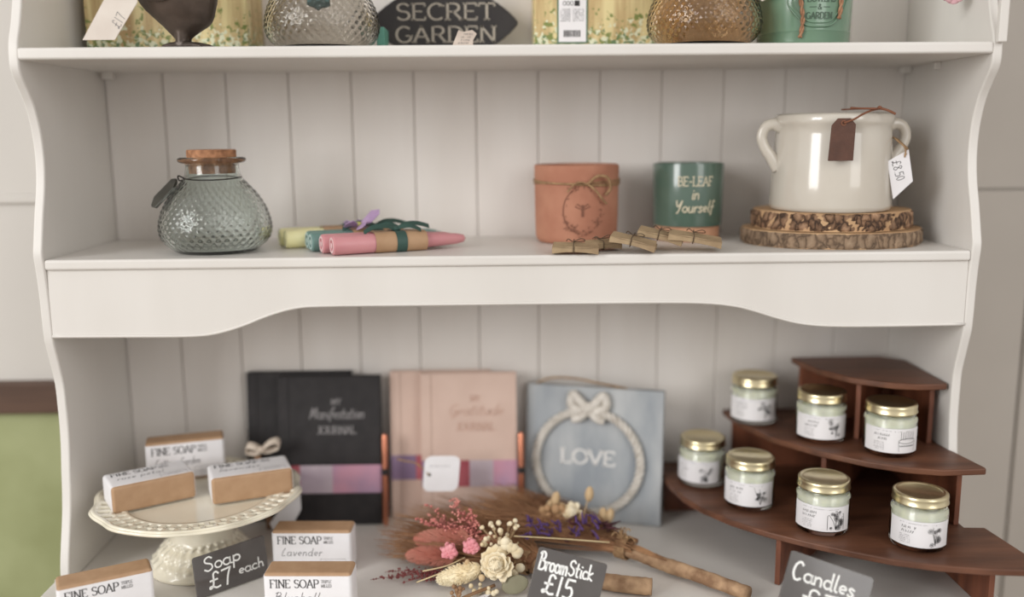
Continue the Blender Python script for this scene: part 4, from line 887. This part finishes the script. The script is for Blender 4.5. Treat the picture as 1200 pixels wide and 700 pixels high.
def candle_jar(x, y, z, yaw, kind, label):
    t = thing('candle_jar', label, 'candle jar', (x, y, z), (0, 0, yaw), group='candle jars on the corner stand')
    R = .0288
    mb = MB(); mb.lathe([(.001, .0012), (.0245, 0), (.0272, .0012), (.0285, .005), (R, .010), (R, .0380), (.0284, .0415), (.0268, .0442), (.0262, .0455), (.0262, .051), (.0247, .051), (.0247, .0455), (.0262, .041), (.0272, .037), (.0272, .008), (.026, .0045), (.001, .0042)], 56); mb.obj('glass', CLEAR, t, smooth='all')
    mb = MB(); mb.lathe([(.001, .0046), (.0255, .0046), (.0269, .008), (.0269, .0415), (.0240, .0442), (.001, .0446)], 48); mb.obj('wax', WAX, t, smooth='all')
    mb = MB(); mb.lathe([(.0001, .0505), (.0212, .0505), (.0222, .0513), (.0245, .0522), (.0268, .0520), (.0277, .0508), (.0279, .0488), (.0277, .0440), (.0284, .0431), (.0284, .0420), (.0276, .0412), (.0268, .0414), (.0266, .0475), (.0001, .0480)], 64); mb.obj('lid', GOLD, t, smooth='all', loc=(0, 0, .0070))
    a = 1.28; RL = R + .00035; mb = MB(); vs = []; fs = []; n = 28
    for i in range(n + 1):
        q = -PI / 2 - a * 1.02 + 2 * a * i / n * .93
        for rr, zz in ((RL, .0065), (RL, .0345), (R - .0001, .0345), (R - .0001, .0065)): vs.append((rr * math.cos(q), rr * math.sin(q), zz))
    for i in range(n):
        for j in range(4): fs.append((i * 4 + j, i * 4 + (j + 1) % 4, i * 4 + 4 + (j + 1) % 4, i * 4 + 4 + j))
    fs += [(3, 2, 1, 0), (n * 4, n * 4 + 1, n * 4 + 2, n * 4 + 3)]
    mb.add(vs, fs); lb = mb.obj('label', PAPER, t, smooth=True)
    fn = cylfn(RL); mb = MB()
    ticks(mb, fn, -.024, .0312, .040, .0008, 22, wt=.00025)
    ticks(mb, fn, -.0240, .0258, .0175, .0027, 8, wt=.0005); ticks(mb, fn, -.0240, .0212, .0155, .0027, 7, wt=.0005)
    for k in range(5): ticks(mb, fn, -.0240, .0178 - k * .0020, .012, .0008, 9, wt=.00025)
    mb.obj('label_text', INKG, lb, recalc=False)
    mb = MB(); sketch(mb, fn, kind, .0130, .0195, .0105); mb.obj('label_drawing', INK, lb, recalc=False)
candle_jar(0.9290, -0.2665, 0.0617, -0.26, 1, 'candle jar lowest and furthest right on the stand, flower drawing')
candle_jar(0.8420, -0.2225, 0.0617, -0.28, 5, 'candle jar at the middle of the bottom tier, cottage drawing')
candle_jar(0.7800, -0.1515, 0.0617, -0.28, 3, 'candle jar second from the left on the bottom tier')
candle_jar(0.7400, -0.0775, 0.0617, -0.53, 4, 'blurred candle jar at the far left of the bottom tier, by the plaque')
candle_jar(0.8690, -0.1285, 0.1337, -0.16, 2, 'candle jar at the middle of the second tier')
candle_jar(0.9310, -0.1785, 0.1337, -0.16, 6, 'candle jar at the right of the second tier, basket drawing')
candle_jar(0.8090, -0.0545, 0.1337, -0.23, 7, 'blurred candle jar at the left end of the second tier')

# -- chalk price signs
def chalk_sign(xl, yl, zl, W, H, roll, label, rows, lean=10, yaw=0):
    Mx = Matrix.Translation((xl, yl, zl)) @ Matrix.Rotation(math.radians(yaw), 4, 'Z') @ Matrix.Rotation(-math.radians(lean), 4, 'X') @ Matrix.Rotation(math.radians(roll), 4, 'Y')
    t = thing('chalk_sign', label, 'sign', M=Mx)          # origin at the top left corner
    P = []; r = .003
    for cx, cz, a0 in ((W - r, -r, 0), (r, -r, 90), (r, -H + r, 180), (W - r, -H + r, 270)): P += arc(cx, cz, r, r, a0, a0 + 90, 4)
    b = card('board', P[::-1], 0, .0025, SLATE, t, .0004)
    mb = MB()
    for (txt, u, v, h, wd) in rows: write(mb, txt, flatfn(0), u, v, h, 'hand', .12, width=wd, off=.0003)
    mb.obj('chalk_writing', CHALK, t, recalc=False)
chalk_sign(.1527, -.2470, .0468, .0860, .0460, 0, 'chalk price sign reading Soap £7 each, beside the cake stand', [('Soap', .0110, -.0185, .0150, .044), ('£7', .0150, -.0395, .0175, .027), ('each', .0500, -.0340, .0115, .032)], lean=8, yaw=43)
chalk_sign(.5242, -.302, .0805, .0720, .0620, 15.2, 'chalk price sign reading BroomStick £15, in front of the dried flowers', [('Broom', .0035, -.0215, .0175, .031), ('Stick', .0345, -.0200, .0150, .026), ('£15', .0130, -.0430, .0190, .032)], lean=18)
chalk_sign(.7735, -.330, .0855, .0850, .0650, 19.5, 'chalk price sign reading Candles £7, below the mahogany stand', [('C', .006, -.0260, .0180, None), ('andles', .0180, -.0250, .0160, .052), ('£7', .020, -.0470, .0170, .040)], lean=22)

# ================================================================== BROOMS WITH DRIED FLOWERS
random.seed(21)
def strands(mb, c0, c1, n, l0, l1, spread, r=.0005, h=.02, curl=.01, seg=4, back=.5):
    """bundle leaving the tie at c0 towards c1"""
    c0 = Vector(c0); c1 = Vector(c1); d = (c1 - c0).normalized(); s = Vector((-d.y, d.x, 0)).normalized(); u = Vector((0, 0, 1))
    for k in range(n):
        a = random.uniform(-1, 1); a = a * abs(a) ** .1; b = random.random(); L_ = random.uniform(l0, l1)
        st = c0 + s * a * .012 + u * (b * .010 - .004); en = c0 + d * L_ * (1 - .10 * abs(a)) + s * a * spread + u * (b * h - .004)
        en.z = max(.001, en.z); st.z = max(.001, st.z)
        md = st.lerp(en, .5) + s * random.uniform(-1, 1) * curl + u * random.uniform(.0, curl)
        mb.tube(smooth_pts([st, md, en], seg), r, 3, r1=r * .35, cap=False)
def blossom(mb, c, R, n, axis=(0, -.5, .85), mi=0, layers=3, cup=.5):
    ax = Vector(axis).normalized(); q = ax.to_track_quat('Z', 'Y')
    for l in range(layers):
        f = 1 - l * .26
        for k in range(n):
            jr = random.uniform(-.16, .16); a = 2 * PI * k / n + l * .4 + jr * 1.6; M3 = q.to_matrix().to_4x4() @ Matrix.Rotation(a, 4, 'Z') @ Matrix.Translation((R * .50 * f, 0, R * .16 * l)) @ Matrix.Rotation(-cup - l * .25 + jr * 3.2, 4, 'Y') @ Matrix.Rotation(jr * 3, 4, 'X')
            mb.ball(M3.translation + Vector(c), (R * .46 * f * (1 + jr), R * .30, R * .05), 8, 6, mi, M=M3.to_3x3().to_4x4())
def fluff(mb, c, d, L_, R, n=500, hair=.006, core=.8):
    c = Vector(c); d = Vector(d).normalized(); q = d.to_track_quat('X', 'Z').to_matrix().to_4x4(); mb.ball(c, (L_ * .85, R * core, R * core), 14, 10, M=q)
    for k in range(n):
        a = random.uniform(0, 2 * PI); t_ = random.uniform(-1, 1); e = math.sqrt(max(0, 1 - t_ * t_))
        p = c + q.to_3x3() @ Vector((t_ * L_ * .85, e * R * core * math.cos(a), e * R * core * math.sin(a)))
        nn = (q.to_3x3() @ Vector((t_ * .6 - .8, e * math.cos(a), e * math.sin(a)))).normalized(); e2 = p + nn * hair
        if e2.z < .0008: e2.z = .0008
        mb.tube([p, e2], .0007, 3, r1=.00015, cap=False)
def sprig(mb, mbs, p0, p1, n, rr, wid=.01, stem=.0004, up=.006):
    p0 = Vector(p0); p1 = Vector(p1); md = p0.lerp(p1, .5) + Vector((0, 0, up)); P = smooth_pts([p0, md, p1], 6); mbs.tube(P, stem, 4, r1=stem * .6)
    for k in range(n):
        t_ = random.uniform(.35, 1); b = P[min(len(P) - 1, int(t_ * (len(P) - 1)))]; o_ = Vector((random.uniform(-1, 1), random.uniform(-1, 1), random.uniform(-.2, .8))) * wid * (1.15 - t_)
        e = b + o_; e.z = max(e.z, rr); mbs.tube([b, e], stem * .6, 3, cap=False); mb.ball(e, (rr * 1.5, rr, rr), 6, 4, M=Matrix.Rotation(random.uniform(0, 3), 4, 'Z'))
def stick(mb, P, r, r1):
    Q = smooth_pts(P, 8); ph = [random.uniform(-1, 1) for _ in range(200)]; n = len(Q); mb.tube(Q, lambda u: (r + (r1 - r) * u) * (1 + .05 * ph[int(u * (n - 1))]), 14)

# ---- rear broom
A = thing('flower_broom', 'rear dried-flower broomstick with long stick running right, purple statice', 'broom', (0, 0, 0))
hA = [(.640, -.183, .016), (.668, -.205, .0125), (.705, -.235, .0115), (.7480, -.275, .0105)]
mb = MB(); stick(mb, [(.612, -.166, .018)] + hA, .0085, .0078); mb.obj('stick', STICK, A, smooth='all')
mb = MB(); strands(mb, (.626, -.172, .020), (.44, -.055, .02), 700, .13, .185, .060, .0006, .026, .010); strands(mb, (.575, -.150, .020), (.42, -.085, .03), 500, .09, .150, .060, .0006, .034, .010)
o = mb.obj('bristles', BRIST, A, smooth='all', recalc=False); o['kind'] = 'stuff'
mb = MB(); strands(mb, (.640, -.183, .023), (.56, -.135, .03), 40, .05, .075, .010, .0009, .012, .004)
for k in range(10): mb.tube(smooth_pts([(.610 + .002 * k, -.163 - .0022 * k, .026), (.645, -.187 - .001 * k, .025 - .0003 * k), (.672 - .001 * k, -.209 + .0007 * (k - 5), .0195)], 4), .0008, 4)
mb.obj('stems', mat('straw_stems', (176, 128, 84), .8, rgb2=(110, 74, 46), scale=60), A, smooth='all')
mb = MB(); d = Vector((.028, -.022, 0)).normalized(); s = Vector((-d.y, d.x, 0))
for k in range(9):
    c_ = Vector((.628, -.174, .0185)) + d * (k * .0016 - .006); mb.tube([c_ + s * .0128 * math.cos(a) + Vector((0, 0, .0128 * math.sin(a))) for a in [2 * PI * j / 16 for j in range(17)]], .0011, 5)
for k in range(10): e = Vector((random.uniform(-1, 1), random.uniform(-1, 1), random.uniform(0, 1))) * .016; mb.tube(smooth_pts([Vector((.626, -.178, .031)), Vector((.626, -.178, .034)) + e * .6, Vector((.626, -.182, .028)) + e], 4), .0009, 4)
mb.obj('raffia_tie', TWINE, A, smooth='all')
mb = MB(); ms = MB()
for k in range(26):
    c_ = Vector((random.uniform(.515, .605), 0, random.uniform(.034, .052))); c_.y = -.175 - random.uniform(-.012, .018); v = Vector((random.uniform(-1, .2), random.uniform(-.7, .3), random.uniform(-.2, .9))) * .016
    mb.tube(smooth_pts([c_, c_ + v * .5 + Vector((0, 0, .002)), c_ + v], 4), .0019, 5, r1=.0006)
    mb.tube([c_, c_ + Vector((v.y, -v.x, v.z)) * .6], .0016, 4, r1=.0005)
mb.obj('purple_statice', PURPLE, A, smooth='all')
mb = MB()
for k in range(30):
    c_ = Vector((random.uniform(.56, .625), -.165 - random.uniform(-.02, .012), random.uniform(.026, .044))); v = Vector((random.uniform(-1, 1), random.uniform(-.6, .6), random.uniform(-.1, .5))) * .018
    mb.tube([c_, c_ + v], .0020, 5, r1=.0006)
mb.obj('dark_red_leaves', mat('plum_red_leaf', (96, 44, 44), .8, rgb2=(70, 34, 44), scale=40), A, smooth='all')
mb = MB(); blossom(mb, (.570, -.128, .042), .017, 8, (0, -.8, .6)); mb.ball((.570, -.132, .044), (.008, .006, .008), 8, 6); mb.obj('blurred_cream_flower', CREAMF, A, smooth='all')
mb = MB(); ms = MB()
for k in range(9):
    x = .545 + k * .0095 + random.uniform(-.004, .004); top = Vector((x, -.122 + random.uniform(-.012, .012), random.uniform(.050, .066) if k in (1, 5) else random.uniform(.026, .046)))
    mb.ball(top, (.0055, .0050, .0100), 8, 8, M=Matrix.Rotation(random.uniform(-.5, .5), 4, 'Y')); ms.tube(smooth_pts([(.590 + .002 * k, -.150, .026), (.585, -.135, .030), top], 4), .0008, 4)
mb.obj('beige_pods', BEIGEF, A, smooth='all'); ms.obj('pod_stems', BEIGEF, A, smooth='all')
mb = MB(); mb.ball((.552, -.130, .048), (.006, .006, .007), 8, 8); 
for k in range(12): mb.ball((.548 + random.uniform(-.014, .016), -.130, .042 + random.uniform(-.012, .012)), (.0045, .004, .005), 8, 6)
mb.obj('tan_seed_heads', mat('tan_seed', (180, 140, 96), .85), A, smooth='all')

# ---- front broom
B = thing('flower_broom', 'front dried-flower broomstick with cream and pink flower heads', 'broom', (0, 0, 0))
mb = MB(); stick(mb, [(.520, -.207, .014), (.560, -.228, .0115), (.610, -.246, .0105), (.6480, -.256, .0105)], .0088, .0095); mb.obj('stick', STICK, B, smooth='all')
mb = MB(); strands(mb, (.525, -.208, .018), (.375, -.105, .012), 900, .10, .205, .070, .0006, .034, .010); strands(mb, (.500, -.195, .016), (.375, -.135, .008), 500, .08, .160, .050, .0006, .022, .010)
o = mb.obj('bristles', BRIST, B, smooth='all', recalc=False); o['kind'] = 'stuff'
mb = MB(); d = Vector((.04, -.021, 0)).normalized(); s = Vector((-d.y, d.x, 0))
for k in range(8):
    c_ = Vector((.512, -.203, .0155)) + d * (k * .0016 - .006); mb.tube([c_ + s * .0125 * math.cos(a) + Vector((0, 0, .0125 * math.sin(a))) for a in [2 * PI * j / 16 for j in range(17)]], .0011, 5)
for k in range(26): e = Vector((random.uniform(-1, .6), random.uniform(-1, 1), random.uniform(-.5, 1))) * .016; mb.tube(smooth_pts([Vector((.512, -.215, .018)), Vector((.510, -.215, .020)) + e * .5, Vector((.508, -.217, .018)) + e], 4), .0008, 4)
mb.obj('raffia_tie', TWINE, B, smooth='all')
mb = MB(); blossom(mb, (.481, -.243, .033), .0220, 12, (-.25, -.85, .35), layers=5, cup=.35); mb.ball((.481, -.252, .037), (.006, .005, .006), 8, 6)
for k in range(14): a = random.uniform(-1.4, 1.5); r = random.uniform(.018, .025); mb.ball((.486 + r * math.cos(a), -.240, .034 + r * math.sin(a)), (.0060, .003, .0055), 7, 5)
mb.obj('cream_strawflower', CREAMF, B, smooth='all')
for (x, y, z, rr) in ((.4275, -.217, .0375, .0115), (.4520, -.217, .0430, .0118)):
    mb = MB(); blossom(mb, (x, y, z), rr, 7, (.1, -.8, .5), layers=3, cup=.9)
    for k in range(14): a = k * 2.4; r = rr * .6 * math.sqrt(k / 14); mb.ball((x + r * math.cos(a), y - .003, z + r * math.sin(a)), rr * .32, 7, 5)
    mb.obj('pink_flower', PINKF, B, smooth='all')
mb = MB(); fluff(mb, (.4400, -.237, .0195), (1, -.05, .30), .030, .0120, 700, .003); mb.obj('bunny_tail', BUNNY, B, smooth='all')
mb = MB(); ms = MB()
for k in range(34):
    e = Vector((random.uniform(.462, .506), random.uniform(-.222, -.196), random.uniform(.040, .064))); mb.ball(e, random.uniform(.0018, .0034), 7, 5); ms.tube([(.488, -.205, .030), e], .0003, 3)
for k in range(12): e = Vector((random.uniform(.452, .480), -.254 + random.uniform(-.004, .006), random.uniform(.004, .013))); mb.ball(e, random.uniform(.0018, .0034), 7, 5)
mb.obj('cream_berries', CREAMF, B, smooth='all')['kind'] = 'stuff'; ms.obj('berry_stems', BEIGEF, B, smooth='all')
mb = MB(); fluff(mb, (.4250, -.190, .038), (1, -.2, .05), .034, .0095, 1800, .013, .38); fluff(mb, (.4120, -.203, .026), (1, -.2, .1), .030, .0080, 1300, .012, .38); fluff(mb, (.4680, -.195, .034), (1, -.2, .1), .024, .008, 900, .010, .4); mb.obj('rust_pampas', RED, B, smooth='all')
mb = MB(); ms = MB()
for k in range(16): 
    p1 = (random.uniform(.385, .470), random.uniform(-.19, -.15), random.uniform(.045, .078)); sprig(mb, ms, (.46, -.20, .030), p1, 18, .0013, .010)
mb.obj('coral_sprigs', mat('coral_sprig', (222, 146, 132), .8, rgb2=(204, 112, 104), scale=60), B, smooth='all'); ms.obj('sprig_stems', MAROON, B, smooth='all')
mb = MB(); ms = MB()
for (x, y) in ((.352, -.196), (.357, -.212), (.366, -.204), (.374, -.223), (.383, -.215), (.338, -.214), (.392, -.205), (.40, -.222)): sprig(mb, ms, (.440, -.222, .010), (x, y, .003), 26, .0010, .009, .0004, .004)
mb.obj('maroon_sprigs', MAROON, B, smooth='all'); ms.obj('maroon_stems', MAROON, B, smooth='all')
STRAW = mat('pale_straw', (222, 200, 150), .7)
for P in ([(.445, -.214, .028), (.425, -.222, .022), (.398, -.226, .018)], [(.43, -.226, .02), (.405, -.234, .014), (.392, -.236, .010)], [(.50, -.20, .046), (.55, -.195, .040), (.61, -.190, .032)], [(.505, -.203, .040), (.49, -.215, .030), (.475, -.21, .03)]): MB().tube(smooth_pts(P, 4), .0008, 5).obj('straw', STRAW, B, smooth='all')
mb = MB(); mb.ball((.4640, -.252, .022), (.0035, .0035, .0040), 10, 8); mb.ball((.448, -.235, .032), (.0030, .003, .0035), 8, 6); mb.obj('seed_pod', BEIGEF, B, smooth='all')
mb = MB(); mb.ball((.5000, -.2520, .0135), (.0150, .0022, .0100), 16, 10, M=Matrix.Rotation(-.3, 4, 'Y') @ Matrix.Rotation(-.25, 4, 'X')); mb.obj('round_leaf', LEAFG, B, smooth='all')
mb = MB(); mb.tube(smooth_pts([(.478, -.246, .010), (.455, -.2600, .008), (.440, -.272, .0075), (.425, -.282, .005), (.408, -.286, .004), (.395, -.283, .005)], 5), .0019, 7)
mb.tube(smooth_pts([(.440, -.272, .0075), (.4375, -.273, .018), (.436, -.272, .024)], 4), .0018, 6); mb.tube(smooth_pts([(.440, -.273, .0075), (.455, -.276, .007), (.468, -.272, .009)], 4), .0016, 6); mb.tube([(.436, -.273, .016), (.446, -.273, .021)], .0015, 6)
for k in range(12): mb.ball((.4375 + random.uniform(-.005, .005), -.274, .004 + k * .0018), .0024, 7, 5)
mb.obj('knotty_twig', mat('pale_twig', (172, 134, 96), .85, rgb2=(140, 102, 68), scale=60), B, smooth='all')
mb = MB(); mb.tube(smooth_pts([(.476, -.250, .0045), (.462, -.262, .0035), (.449, -.270, .002)], 5), lambda u: .0008 + .0032 * math.sin(PI * u), 8, flat=.35); mb.obj('white_petal', PAPER, B, smooth='all')
